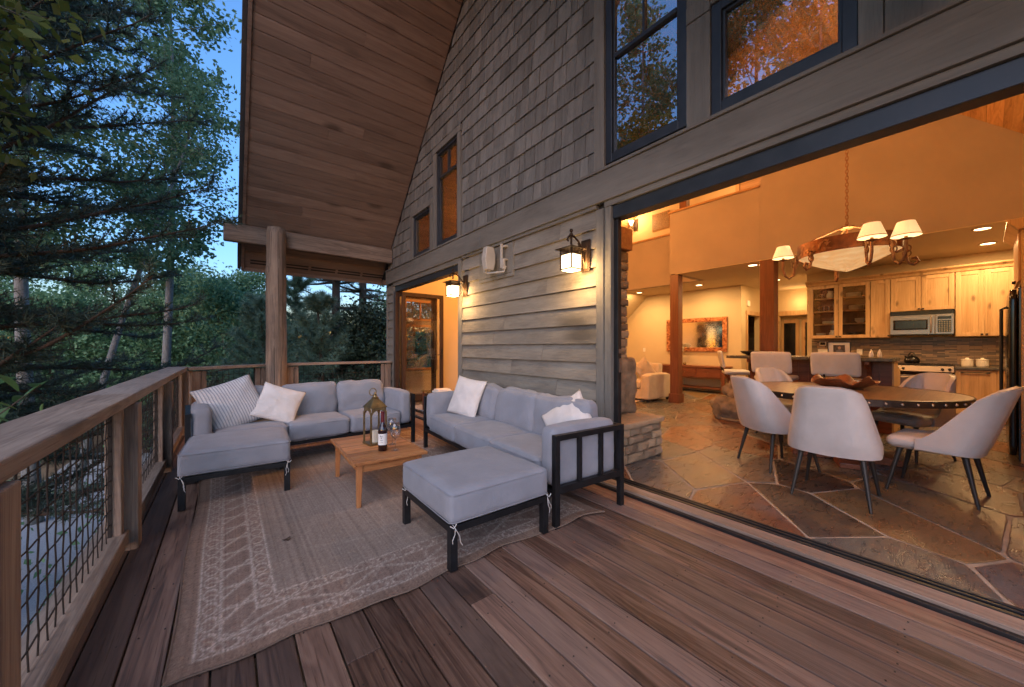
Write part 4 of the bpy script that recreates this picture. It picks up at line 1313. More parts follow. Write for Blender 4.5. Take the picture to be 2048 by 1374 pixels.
# recessed lights
M['down'] = glow('lit_downlight', (1.0, .72, .40), 9.0)
for i, (x, y, lab) in enumerate(((7.95, .0, "lit round downlight in the kitchen ceiling closest to dining area"), (9.15, -.05, "lit round downlight in the kitchen ceiling nearer the fridge cabinet"),
        (8.0, 2.72, "lit round downlight by the red post at the kitchen bar"), (10.2, 2.98, "lit round downlight at the hallway entrance"),
        (9.5, 4.44, "lit round downlight in front of the copper framed mirror"), (9.45, 6.12, "lit round downlight over the beige sofa"))):
    x *= 1.0285; y *= 1.0285; zc = 2.884
    rt = empty("downlight", (x, y, zc), 0, lab, "downlight", "recessed ceiling lights")
    r_ = MB(); r_.lathe([(.075, -.001), (.098, -.001), (.098, -.008), (.078, -.010), (.075, -.001)], 24); r_.build("trim_ring", M['ceilw'], rt)
    d = MB(); d.lathe([(0, -.003), (.076, -.003), (.076, -.0025), (0, -.0025)], 24); d.build("lens", M['down'], rt)
    lamp('AREA', (x, y, zc-.012), 36, (1.0,.60,.25), .14)

# stone hearth and chimney
m, nt, bs = nmat('ledge_stone')
r1 = isl(nt); nn = noi(nt, coords(nt, (1,1,1), 1.0), 9, 6, .65)
col = ramp(nt, mth(nt, 'ADD', mth(nt, 'MULTIPLY', r1, .55), mth(nt, 'MULTIPLY', nn, .5)), [(.2, (.13,.10,.075)), (.5, (.24,.185,.13)), (.8, (.36,.285,.195))])
lk(nt, col, bs.inputs['Base Color']); bs.inputs['Roughness'].default_value = .9; bump(nt, bs, noi(nt, coords(nt, (1,1,1), 1.0), 26, 6, .7), .9, .02)
M['stone'] = m
M['mortar'] = plain('mortar', (.10,.08,.06), .95)
def rubble(mb, x0, y0, z0, x1, y1, z1, seed):
    """a face (at y0) of irregular blocks; blocks also wrap x1 side"""
    rr = random.Random(seed); z = z0
    while z < z1 - .02:
        h_ = min(rr.choice((.085, .10, .12, .15)), z1-z)
        if z1 - z - h_ < .05: h_ = z1 - z
        x = x0
        while x < x1 - .01:
            wd = rr.uniform(.14, .30)
            if x1 - x - wd < .09: wd = x1 - x
            bx = (x+.006, x+wd-.006, z+.005, z+h_-.005)
            dep = rr.uniform(.0, .03)
            n = 4; vs = []; fs = []
            # bumpy front
            def pt(u, v, w):
                xx = bx[0] + (bx[1]-bx[0])*u; zz = bx[2] + (bx[3]-bx[2])*v
                e = (1-(2*u-1)**4)*(1-(2*v-1)**4)
                k = noise.noise(Vector((xx*11, zz*11, seed)))*.022
                return (xx, y0 - (dep + .018*e + k*e if w else -.05), zz)
            gr_ = [[pt(i/n, j/n, True) for j in range(n+1)] for i in range(n+1)]
            base = [pt(0,0,False), pt(1,0,False), pt(1,1,False), pt(0,1,False)]
            vs = [p for row_ in gr_ for p in row_]; k0 = len(vs); vs += base
            id_ = lambda i, j: i*(n+1)+j
            for i in range(n):
                for j in range(n): fs.append((id_(i,j), id_(i+1,j), id_(i+1,j+1), id_(i,j+1)))
            fs.append(tuple([k0+1, k0] + [id_(i,0) for i in range(n+1)])[::-1]); fs.append(tuple([k0+3, k0+2] + [id_(i,n) for i in range(n, -1, -1)])[::-1])
            fs.append(tuple([k0, k0+3] + [id_(0,j) for j in range(n, -1, -1)])[::-1]); fs.append(tuple([k0+2, k0+1] + [id_(n,j) for j in range(n+1)])[::-1])
            mb.add(vs, fs)
            x += wd
        z += h_
he = empty("stone_hearth", (3.5, 2.5, FZ), 0, "raised hearth of rough ledge stone with thick slab top beside the opening", "hearth")
b = MB(); rubble(b, 3.08, 2.29, FZ, 3.97, 2.4, .40, 3); b.build("stone_face", M['stone'], he, world=True)
b = MB(); b.box(3.06, 2.32, FZ, 3.965, 3.3, .398); b.build("core", M['mortar'], he, world=True)
b = MB(); cushion(b, 3.515, 2.78, .432, .98, 1.06, .066, .012, (.01,.01,.0), n=16, wr=.016, seed=5); weld(b.build("slab", M['stone'], he, world=True))
ch = empty("stone_chimney", (3.4, 2.9, .47), 0, "tall rough stone chimney with timber cap rising from the hearth", "chimney")
b = MB(); rubble(b, 3.04, 2.65, .47, 3.83, 2.8, 2.40, 9); b.build("stone_face", M['stone'], ch, world=True)
b = MB(); b.box(3.04, 2.67, .47, 3.835, 3.3, 2.40); b.build("core", M['mortar'], ch, world=True)
b = MB(); cushion(b, 3.56, 2.86, .80, .76, .56, .68, .05, (.01,.02,.01), n=14, wr=.05, seed=2); weld(b.build("base_stone", M['rock'], ch, world=True))
b = MB(); b.box(3.04, 2.56, 2.405, 3.82, 3.3, 2.66); b.build("mantel", M['pinetrim'], ch, bevel=.012, world=True)

# folded glass door panels at the far opening
def doorpanel(x0, y, wdt, rot, label, handle=False):
    root = empty("folding_door", (x0, y, 0), rot, label, "door", "folded glass doors at the far opening")
    f = MB(); H0, H1, s = .06, 2.45, .085
    f.box(0, -.022, H0, s, .022, H1); f.box(wdt-s, -.022, H0, wdt, .022, H1); f.box(s, -.022, H0, wdt-s, .022, H0+.15); f.box(s, -.022, H1-s, wdt-s, .022, H1)
    f.build("frame", M['doorwood'], root, bevel=.004)
    g = MB(); g.box(s, -.004, H0+.15, wdt-s, .004, H1-s); g.build("glass_pane", M['clear'], root)
    if handle:
        hd = MB(); hd.box(wdt-.06, -.034, .98, wdt-.03, -.023, 1.22); hd.tube([(wdt-.045, -.035, 1.08), (wdt-.045, -.065, 1.08), (wdt-.17, -.068, 1.08)], .009, 8); hd.build("handle", M['darkmetal'], root)
M['doorwood'] = wood('dark_door_wood', (.035,.018,.012), (.06,.03,.019), 'z', dark=(.016,.009,.007), rough=.4, islv=.05)
doorpanel(2.98, 7.70, .99, 0, "dark framed glass door panel swung inward at the far opening", True)
for k, yy in enumerate((7.765, 7.82)):
    doorpanel(2.86 + .0*k, yy, .96, R(0), "dark framed glass door panel folded against the far jamb")
# windows in the end wall
wi = empty("end_window", (3.6, 8.2, 1.5), 0, "wood framed window with a two pane transom seen through the far doorway", "window")
b = MB()
for (x0, x1, z0, z1) in ((3.22, 4.0, .72, 1.78), (3.22, 4.0, 1.88, 2.36)):
    b.box(x0, 8.14, z0, x0+.05, 8.2, z1); b.box(x1-.05, 8.14, z0, x1, 8.2, z1); b.box(x0+.05, 8.14, z0, x1-.05, 8.2, z0+.05); b.box(x0+.05, 8.14, z1-.05, x1-.05, 8.2, z1)
b.box(3.60, 8.145, 1.93, 3.63, 8.195, 2.31)
b.build("frame", M['pinetrim'], wi, world=True)
b = MB(); b.box(3.27, 8.165, .77, 3.95, 8.17, 1.73); b.build("pane", M['clear'], wi, world=True)
b = MB(); b.box(3.27, 8.165, 1.93, 3.95, 8.17, 2.31); b.build("pane", M['clear'], wi, world=True)
# low table with books and striped mat just inside
bt = empty("side_table", (3.3, 6.35, FZ), 0, "low glass topped side table just inside the far doorway", "side table")
b = MB(); b.box(2.98, 6.0, .40, 3.62, 6.7, .415); b.build("glass_top", M['clear'], bt, world=True)
b = MB()
for x in (3.0, 3.57):
    for y in (6.02, 6.65): b.box(x, y, FZ, x+.03, y+.03, .398)
b.box(3.0, 6.02, .14, 3.6, 6.68, .165)
b.build("base", M['redwood'], bt, world=True)
for k, (s_, lab) in enumerate((((.30,.22,.035), "thick pale book at the bottom of the stack on the side table"), ((.25,.19,.028), "smaller pale book on top of the stack on the side table"))):
    b = MB(); z0 = .4175 + .036*k; b.box(3.02+.03*k, 6.08+.02*k, z0, 3.02+.03*k+s_[0], 6.08+.02*k+s_[1], z0+s_[2])
    tag(b.build("book", M['paper'], None, bevel=.003), lab, "book", "stacked books")
b = MB(); b.box(2.96, 5.2, FZ+.001, 4.6, 7.3, FZ+.010)
M['mat'] = fabric('striped_mat', (.42,.40,.38), stripe=('Y', .09, (.07,.08,.11)))
tag(b.build("striped_mat", M['mat'], None), "flat blue and grey striped mat on the floor inside far doorway", "mat")
# ------------------------------------------------------------------ dining
TC = (5.40, .95); TZT = .79
dt = empty("dining_table", (TC[0], TC[1], FZ), 0, "large round dark wood dining table with studded metal rim on a pedestal", "dining table")
b = MB(); b.lathe([(0, TZT-FZ-.045), (.905, TZT-FZ-.045), (.905, TZT-FZ-.001), (0, TZT-FZ)], 72); b.build("tabletop", M['tabletop'], dt)
b = MB(); b.lathe([(.904, TZT-FZ-.062), (.917, TZT-FZ-.062), (.917, TZT-FZ-.002), (.906, TZT-FZ+.002), (.904, TZT-FZ-.01)], 96); b.build("rim_band", M['band'], dt)
b = MB()
for k in range(52):
    a = 2*math.pi*k/52; b.ball((.918*math.cos(a), .918*math.sin(a), TZT-FZ-.032), .0125, 8, 6)
o_ = b.build("rim_studs", M['stud'], dt, smooth=True)
b = MB(); q = 2**.5
b.lathe([(.12*q, .02), (.115*q, .58), (.16*q, .62), (.22*q, .68), (.22*q, TZT-FZ-.064)], 4, sq=True); b.build("pedestal", M['redwood'], dt, bevel=.008)
b = MB()
for rz in (0, math.pi/2):
    Mz = Matrix.Rotation(rz + R(20), 4, 'Z')
    b.prism([(-.46, 0), (.46, 0), (.46, .05), (.40, .075), (.30, .085), (.28, .12), (.18, .14), (.13, .20), (-.13, .20), (-.18, .14), (-.28, .12), (-.30, .085), (-.40, .075), (-.46, .05)], 'y', -.11+rz*.002, .11+rz*.002, Mz)
b.build("foot", M['redwood'], dt, bevel=.006)

def chair_shell(mb, w=.27, hb=.925, ztop_pow=1.75, nu=33, nz=14, seat_front=.10):
    """one curved sheet: up the back, sweeping down along both sides to the seat"""
    rows = []
    L1 = .135; rc = .11
    for i in range(nu):
        u = i/(nu-1)*2-1; au = abs(u); sg = 1 if u >= 0 else -1
        if au < .42:                       # across the back
            y = sg*(au/.42)*(w-rc); x = -.235 + .02*(abs(y)/w)**2; s = 0
        elif au < .60:                     # round the corner
            a = (au-.42)/.18*math.pi/2; y = sg*((w-rc) + rc*math.sin(a)); x = -.235 + .012 + rc*(1-math.cos(a)); s = 0.0
        else:
            k = (au-.60)/.40; y = sg*(w - .012*k); x = -.235 + .012 + rc + k*(seat_front+.235-.012-rc); s = k
        top = .475 + (hb-.475)*(1-s)**ztop_pow
        cz_ = max(0, min(1, (au-.30)/.30)); top -= .060*cz_**3*(1-s)
        bot = .375 + .012*abs(y)/w
        col = []
        for j in range(nz+1):
            v = j/nz; z = bot + (top-bot)*v
            lean = max(0, (z-.42))*.30*(1-s)**1.0
            yy = y*(1 - .34*max(0, (z-.43))/.48*(1-.25*s))
            xb = x - lean + .02*math.exp(-((z-.375)/.05)**2)*(1 if au < .6 else .2)
            col.append((xb, yy, z))
        rows.append(col)
    vs = [p for c in rows for p in c]; fs = []
    for i in range(nu-1):
        for j in range(nz):
            a = i*(nz+1)+j; fs.append((a, a+1, a+nz+2, a+nz+1))
    mb.add(vs, fs); return [c[-1] for c in rows]
M['leatherseam'] = plain('leather_seam', (.38,.34,.31), .6)
def dining_chair(loc, rz, label, first=None):
    if first:
        c = copy_tree(first); c.location = loc; c.rotation_euler = (0,0,rz); c["label"] = label; return c
    root = empty("dining_chair", loc, rz, label, "dining chair", "pale upholstered chairs round the dining table")
    b = MB(); cushion(b, .05, 0, .425, .46, .50, .10, .045, (.015,.006,.012), n=14, wr=.002, seed=3); weld(b.build("seat", M['leather'], root))
    b = MB(); edge = chair_shell(b); o = b.build("backrest", M['leather'], root, smooth=True, solid=.042, bevel=.018, seg=3)
    b = MB(); b.tube([(p[0]-.019, p[1]*1.03, p[2]+.004) for p in edge], .0035, 5); b.tube([(.10, sy*.262, z_) for sy, z_ in ((1, .475), (1, .38), (-1, .38), (-1, .475))], .003, 5); b.build("piping", M['leatherseam'], o)
    for sx, sy in ((1,1),(1,-1),(-1,1),(-1,-1)):
        b = MB(); x0, y0 = (.20 if sx > 0 else -.15), sy*.185
        b.tube([(x0 + sx*.075, y0 + sy*.055, 0), (x0, y0, .385)], [.011, .021], 12); b.build("leg", M['blackmat'], root, smooth=False)
    return root
ch0 = dining_chair((3.965, .752, FZ), R(2), "pale dining chair nearest the deck with its wide back turned to us")
dining_chair((4.505, 1.335, FZ), R(-36), "pale dining chair at left of the round table, seen in profile", ch0)
dining_chair((4.735, .215, FZ), R(84), "pale dining chair pulled out at right side, facing left", ch0)
dining_chair((6.02, 1.66, FZ), R(232), "pale dining chair behind the table, left of the carved bowl", ch0)
dining_chair((6.12, .50, FZ), R(150), "pale dining chair behind the table in front of the oven", ch0)

# carved bowl
b = MB(); n = 40; prof = [(0,.012),(.10,.012),(.17,.03),(.24,.07),(.29,.105),(.30,.115),(.28,.108),(.20,.06),(.12,.035),(0,.03)]
vs = []; fs = []
for r, z in prof:
    for j in range(n):
        a = 2*math.pi*j/n
        k = 1 + .10*math.sin(3*a+1) + .06*math.sin(7*a) + .09*noise.noise(Vector((math.cos(a)*2, math.sin(a)*2, 3)))
        zz = z + (.03*math.sin(5*a)+.022*math.sin(8*a+1))*(r/.3)**2
        vs.append((r*k*math.cos(a), r*k*.9*math.sin(a), zz))
for i in range(len(prof)-1):
    for j in range(n):
        a, c = i*n+j, i*n+(j+1) % n; fs.append((a, c, c+n, a+n))
b.add(vs, fs); o_ = b.build("carved_bowl", M['burl'], None, smooth=True); o_.location = (5.62, .98, TZT-.012)
tag(o_, "wavy edged carved red wood bowl in the middle of dining table", "bowl")

# chandelier
cl = empty("chandelier", (5.40, .92, 2.10), 0, "round rusted metal chandelier with fabric bowl, curled arms and small lit shades", "chandelier")
M['bowl'] = glow('lit_parchment_bowl', (1.0, .60, .25), 0.62)
_nt = M['bowl'].node_tree; _b = _nt.nodes['Principled BSDF']
_f = noi(_nt, coords(_nt, (1, 1, 2.5)), 7, 6, .7, 1.5); _n = _nt.nodes.new("ShaderNodeTexWave"); _n.inputs['Scale'].default_value = 5; _n.inputs['Distortion'].default_value = 9; _n.inputs['Detail'].default_value = 4; lk(_nt, coords(_nt), _n.inputs['Vector'])
lk(_nt, mixc(_nt, mth(_nt, 'MULTIPLY', _n.outputs['Fac'], .45), ramp(_nt, _f, [(.3, (.95,.42,.12)), (.6, (1.0,.64,.28))]), (.62,.26,.07)), _b.inputs['Emission Color'])
M['shade'] = glow('lit_lamp_shade', (1.0, .64, .30), .75)
RR = .435
b = MB(); b.lathe([(RR-.008, .165), (RR, .165), (RR, .315), (RR-.008, .315), (RR-.008, .165)], 64); b.build("ring_band", M['copper'], cl)
# cut-out leaf branch riveted on the band
b = MB(); rr = random.Random(4)
for k in range(46):
    a = R(112) + rr.uniform(0, 1)*R(62); z = .19 + rr.random()*.10; s_ = rr.uniform(.012, .026)
    t_ = Vector((-math.sin(a), math.cos(a), 0)); c_ = Vector((math.cos(a), math.sin(a), 0))*(RR+.004) + Vector((0,0,z)); up = Vector((0,0,1)); ro = rr.uniform(0, 3.1)
    d1 = t_*math.cos(ro) + up*math.sin(ro); d2 = up*math.cos(ro) - t_*math.sin(ro)
    b.add([c_ - d1*s_, c_ + d2*s_*.4, c_ + d1*s_, c_ - d2*s_*.4], [(0,1,2,3)])
b.build("leaf_ornament", M['iron'], cl, solid=.002)
b = MB(); n = 12; vs = []; fs = []
K = 10
for i in range(K+1):
    t_ = i/K
    for j in range(64):
        a = 2*math.pi*j/64; r = (RR-.012)*(1-t_)
        sag = .185 - .195*(t_**.85) + .014*math.cos(a*6)*t_*(1-t_)*4
        vs.append((r*math.cos(a), r*math.sin(a), sag))
for i in range(K):
    for j in range(64):
        a, c = i*64+j, i*64+(j+1) % 64; fs.append((a, c, c+64, a+64))
b.add(vs, fs); b.build("fabric_bowl", M['bowl'], cl, smooth=True)
b = MB()
for a in (R(30), R(150), R(270)):
    b.tube([(RR*math.cos(a), RR*math.sin(a), .315), (.06*math.cos(a), .06*math.sin(a), .47)], .007, 6)
    b.tube([(.06*math.cos(a+1), .06*math.sin(a+1), .47), (.06*math.cos(a+2.2), .06*math.sin(a+2.2), .485)], .007, 6)
b.lathe([(.05, .462), (.065, .47), (.05, .48)], 16); b.tube([(0,0,.30),(0,0,.52)], .008, 8)
b.build("hanger", M['iron'], cl)
b = MB()
for k in range(120):
    z = .52 + k*.036
    pts = [( (.013*math.cos(t_) if k % 2 else 0), (0 if k % 2 else .013*math.cos(t_)), z + .024*math.sin(t_)) for t_ in [2*math.pi*q/10 for q in range(11)]]
    b.tube(pts, .0042, 5, cap=False)
b.build("chain", M['iron'], cl)
for k, an in enumerate((108, 208, 237, 150, 282, 20)):
    a = R(an); lit = k in (0, 1, 2, 5)
    Ma = Matrix.Rotation(a, 4, 'Z')
    ab = MB(Ma); e = .565 if lit else .52
    if lit:
        ab.tube([(RR, 0, .22), (RR+.015, 0, .12), (RR+.03, 0, .0), (RR+.075, 0, -.035), (e-.02, 0, -.0), (e, 0, .08), (e, 0, .185)], .0135, 8)
        ab.lathe([(.0, .185), (.042, .188), (.045, .194), (.02, .20), (0, .20)], 16, (e, 0, 0)); ab.tube([(e, 0, .20), (e, 0, .235)], .013, 10)
    else:
        ab.tube([(RR, 0, .19), (RR+.012, 0, .09), (RR+.03, 0, .02), (RR+.07, 0, -.005), (RR+.10, 0, .03), (RR+.08, 0, .07), (RR+.05, 0, .06)], .0125, 8)
    for q in range(2):
        ab.tube([(RR+.02+.03*math.cos(t_), .006*q, .17 - .05*q + .034*math.sin(t_)) for t_ in [2*math.pi*j/12 for j in range(13)]], .006, 6)
    arm = ab.build("arm", M['iron'], cl)
    if lit:
        s_ = MB(Ma); s_.lathe([(.108, .215), (.106, .218), (.062, .35), (.060, .35), (.105, .215)], 24, (e, 0, 0)); s_.build("lamp_shade", M['shade'], arm)
        s_ = MB(Ma); s_.lathe([(.1085, .213), (.1095, .216), (.1075, .221), (.1085, .213)], 24, (e, 0, 0)); s_.build("shade_rim", M['iron'], arm)
        s_ = MB(Ma); s_.ball((e, 0, .265), .02, 8, 6); s_.build("bulb", M['down'], arm)
        lamp('POINT', Vector((5.40, .92, 2.10)) + Ma @ Vector((e, 0, .275)), 11, WARM, .025)

lamp('POINT', (5.40, .92, 2.40), 20, WARM, .12)
lamp('POINT', (5.2, 6.2, 3.9), 430, (1.0, .45, .12), .15)
# ------------------------------------------------------------------ bar, stools, boulder
bar = empty("kitchen_bar", (7.5, 1.8, FZ), 0, "long mahogany kitchen bar with dark stone counter and curved brackets", "kitchen bar")
b = MB(); b.box(7.36, .78, FZ, 7.74, 2.55, 1.058); b.build("panel", M['redwood'], bar, bevel=.004, world=True)
b = MB(); b.box(7.345, .76, FZ, 7.755, .779, 1.058); b.box(7.756, .78, FZ, 8.2, .80, .93); b.build("end_panel", M['cab'], bar, bevel=.003, world=True)
b = MB()
for y in [.9 + .135*k for k in range(12)]: b.box(7.352, y, FZ+.1, 7.36, y+.012, 1.05)
b.build("batten", M['redwood'], bar, world=True)
for y in (1.0, 1.55, 2.05, 2.48):
    b = MB(); b.prism([(7.10, 1.055), (7.358, 1.055), (7.358, .76), (7.335, .76), (7.30, .88), (7.22, .97), (7.12, 1.0), (7.10, 1.01)], 'y', y-.025, y+.025); b.build("bracket", M['redwood'], bar, bevel=.003, world=True)
b = MB(); b.prism([(7.06, .74), (7.80, .74), (7.80, 2.88), (7.5, 2.92), (7.16, 2.86), (7.06, 2.76)], 'z', 1.06, 1.11); b.build("countertop", M['stonetop'], bar, bevel=.006, world=True)
bo = empty("boulder_stack", (6.9, 2.55, FZ), 0, "two stacked rough brown boulders at the end of the kitchen bar", "boulder")
b = MB(); cushion(b, 6.95, 2.52, .20, .62, .78, .36, .14, (.05,.05,.03), n=16, wr=.10, seed=8); weld(b.build("lower_boulder", M['rock'], bo, world=True))
b = MB(); cushion(b, 7.02, 2.50, .50, .46, .50, .34, .14, (.05,.05,.03), n=16, wr=.09, seed=14); weld(b.build("upper_boulder", M['rock'], bo, world=True))
b = MB(); b.prism([(6.6, 2.2), (6.9, 2.05), (7.3, 2.2), (7.3, 2.8), (6.8, 2.9), (6.6, 2.7)], 'z', FZ, FZ+.03); b.build("foot_slab", M['stone'], bo, bevel=.01, world=True)

def stool(loc, rz, label, first=None):
    if first:
        c = copy_tree(first); c.location = loc; c.rotation_euler = (0,0,rz); c["label"] = label; return c
    root = empty("bar_stool", loc, rz, label, "bar stool", "pale upholstered stools at the kitchen bar")
    b = MB(); cushion(b, .02, 0, .735, .44, .50, .075, .03, (.01,.01,.012), n=12, wr=.002); weld(b.build("seat", M['leather'], root))
    b = MB(); Mt = Matrix.Translation((-.235, 0, .985)) @ Matrix.Rotation(R(-10), 4, 'Y')
    cushion(b, 0, 0, 0, .05, .54, .33, .024, (.006,.004,.01), n=14, wr=.002, M2=Mt)
    o = weld(b.build("backrest", M['leather'], root))
    b = MB(); b.tube([(-.19, .12, .74), (-.235, .12, .84)], .012, 8); b.tube([(-.19, -.12, .74), (-.235, -.12, .84)], .012, 8); b.build("back_bracket", M['darkmetal'], root)
    b = MB(); b.tube([(0,0,.02), (0,0,.70)], .028, 12); b.lathe([(0, 0), (.21, 0), (.21, .01), (.05, .025), (0, .025)], 28); b.build("pedestal", M['darkmetal'], root)
    return root
st0 = stool((7.03, 2.06, FZ), R(0), "pale bar stool behind the left dining chairs, nearer the red post")
stool((7.03, 1.285, FZ), R(0), "pale bar stool directly behind the carved wooden bowl", st0)
stool((7.95, 3.02, FZ), R(-62), "pale bar stool turned sideways at the far end of the bar", st0)
b = MB(); b.lathe([(0, .0), (.09, .0), (.17, .03), (.215, .075), (.205, .078), (.16, .04), (.08, .02), (0, .018)], 28)
o_ = b.build("black_bowl", M['black'], None, smooth=True); o_.location = (7.35, 2.48, 1.112)
tag(o_, "wide black bowl on the end of the bar counter", "bowl")

# ------------------------------------------------------------------ kitchen run
KX = 9.95
kc = empty("upper_cabinet", (KX, 1.0, 1.44), 0, "run of knotty pine wall cabinets, two with glass doors showing dishes", "cabinet")
b = MB(); b.box(KX+.022, 1.078, 1.44, 10.275, 1.35, 2.56); b.box(KX+.022, .295, 1.92, 10.275, 1.074, 2.56); b.box(KX+.022, -.9, 1.44, 10.275, .291, 2.56)
b.box(10.255, 1.354, 1.44, 10.275, 2.305, 2.56); b.box(KX+.022, 1.354, 1.44, 10.25, 2.305, 1.462); b.box(KX+.022, 1.354, 2.53, 10.25, 2.305, 2.56); b.box(KX+.022, 2.285, 1.463, 10.25, 2.305, 2.528)
b.build("carcass", M['cab'], kc, world=True)
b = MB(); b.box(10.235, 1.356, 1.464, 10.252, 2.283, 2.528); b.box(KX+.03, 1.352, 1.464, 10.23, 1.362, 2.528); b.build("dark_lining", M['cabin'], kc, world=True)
b = MB()
for z in (1.73, 2.0, 2.27): b.box(KX+.05, 1.364, z, 10.233, 2.283, z+.018)
b.build("shelf", M['cab'], kc, world=True)
def door(y0, y1, z0, z1, parent, knob, glassy=False, x=KX, s=.062):
    b = MB(); g = .003; y0 += g; y1 -= g
    b.box(x, y0, z0, x+.02, y0+s, z1); b.box(x, y1-s, z0, x+.02, y1, z1); b.box(x, y0+s, z0, x+.02, y1-s, z0+s); b.box(x, y0+s, z1-s, x+.02, y1-s, z1)
    d = b.build("cabinet_door", M['cab'], parent, bevel=.0025, world=True)
    b = MB()
    if glassy: b.box(x+.010, y0+s, z0+s, x+.013, y1-s, z1-s); b.build("glass_panel", M['clear'], d, world=True)
    else: b.box(x+.009, y0+s, z0+s, x+.016, y1-s, z1-s); b.build("panel", M['cab'], d, world=True)
    if knob:
        b = MB(); yk, zk = knob; b.box(x-.022, yk-.014, zk-.012, x, yk+.014, zk+.012); b.build("knob", M['blackmat'], d, bevel=.003, world=True)
door(1.828, 2.303, 1.445, 2.55, kc, (1.855, 1.475), True)
door(1.354, 1.826, 1.445, 2.55, kc, (1.80, 1.475), True)
door(1.078, 1.350, 1.445, 2.55, kc, (1.10, 1.475))
door(.686, 1.074, 1.925, 2.55, kc, (.71, 1.955)); door(.297, .684, 1.925, 2.55, kc, (.66, 1.955))
door(-.02, .289, 1.445, 2.55, kc, (.005, 1.475)); door(-.33, -.022, 1.445, 2.55, kc, (-.045, 1.475)); door(-.65, -.332, 1.445, 2.55, kc, None)
b = MB(); b.prism([(KX-.005, 2.56), (10.275, 2.56), (10.275, 2.66), (KX-.075, 2.66), (KX-.07, 2.635), (KX-.02, 2.60)], 'y', -.9, 2.36); b.build("crown_moulding", M['cab'], kc, bevel=.003, world=True)
# dishes
def dish(kind, loc, k, label, mat='white'):
    b = MB()
    if kind == 'plates':
        for i in range(k): b.lathe([(0, .012*i), (.07, .012*i+.002), (.115, .012*i+.014), (.115, .012*i+.018), (.07, .012*i+.008), (0, .012*i+.006)], 20)
    elif kind == 'bowls':
        for i in range(k): b.lathe([(0, .02*i), (.04, .02*i), (.085, .02*i+.055), (.08, .02*i+.055), (.035, .02*i+.008), (0, .02*i+.008)], 20)
    elif kind == 'pitcher':
        b.lathe([(0, 0), (.05, 0), (.07, .04), (.06, .10), (.04, .13), (.05, .15), (.045, .15), (.03, .12), (0, .02)], 20)
    elif kind == 'glasses':
        for i in range(k): b.lathe([(0, 0), (.03, .0), (.036, .11), (.033, .11), (.027, .006), (0, .006)], 14, (0, -.08*i, 0))
    o = b.build({'plates': 'plate_stack', 'bowls': 'bowl_stack', 'pitcher': 'pitcher', 'glasses': 'drinking_glasses'}[kind], M[mat], None, smooth=False)
    o.location = loc; tag(o, label, "dishes", "dishes behind the cabinet glass")
X_ = 10.11
dish('glasses', (X_, 2.2, 2.289), 2, "drinking glasses on top shelf of the left glass cabinet", 'clear'); dish('pitcher', (X_, 1.98, 2.289), 1, "round pitcher on top shelf of the left glass cabinet", 'wax')
dish('plates', (X_, 1.62, 2.289), 6, "plate stack on the top shelf of the right glass cabinet"); dish('glasses', (X_, 2.17, 2.019), 4, "row of glasses on second shelf of the left glass cabinet", 'clear')
dish('plates', (X_, 1.58, 2.019), 7, "tan plate stack on second shelf of the right glass cabinet", 'wax'); dish('plates', (X_, 2.0, 1.749), 4, "plate stack on third shelf of the left glass cabinet")
dish('bowls', (X_, 1.52, 1.749), 3, "white bowl stack on third shelf of the right glass cabinet"); dish('bowls', (X_, 2.14, 1.463), 3, "white bowl stack at the bottom of the left glass cabinet")
dish('pitcher', (X_, 1.94, 1.463), 1, "small pitcher at the bottom of the left glass cabinet"); dish('plates', (X_, 1.6, 1.463), 8, "dark plate stack at bottom of the right glass cabinet", 'blackmat')

# microwave
mw = empty("microwave", (9.9, .68, 1.47), 0, "steel over range microwave with dark window and keypad", "microwave")
b = MB(); b.box(9.90, .299, 1.475, 10.27, 1.072, 1.917); b.build("body", M['black'], mw, bevel=.004, world=True)
b = MB(); b.box(9.875, .515, 1.49, 9.898, 1.070, 1.84); b.build("door", M['steel'], mw, bevel=.006, world=True)
b = MB(); cushion(b, 9.872, .815, 1.665, .01, .43, .185, .004, (0,0,0), n=8, wr=0); weld(b.build("window", M['black'], mw, world=True))
b = MB(); b.tube([(9.87, .565, 1.52), (9.845, .562, 1.55), (9.838, .56, 1.66), (9.845, .562, 1.78), (9.87, .565, 1.81)], .012, 10); b.build("handle", M['steel'], mw, world=True)
b = MB(); b.box(9.875, .301, 1.49, 9.898, .513, 1.84); b.build("control_panel", M['steel'], mw, bevel=.004, world=True)
b = MB(); b.box(9.871, .33, 1.52, 9.8748, .485, 1.73); b.box(9.871, .33, 1.75, 9.8748, .485, 1.80); b.build("keypad", M['black'], mw, world=True)
b = MB()
for i in range(5):
    for j in range(6): b.box(9.8695, .338+i*.029, 1.53+j*.033, 9.8708, .356+i*.029, 1.55+j*.033)
b.build("keys", plain('keypad_keys', (.16,.155,.15), .5), mw, world=True)
b = MB()
for k in range(3): b.box(9.893, .31, 1.855+k*.018, 9.8985, 1.06, 1.863+k*.018)
b.build("vent_grille", M['blackmat'], mw, world=True)

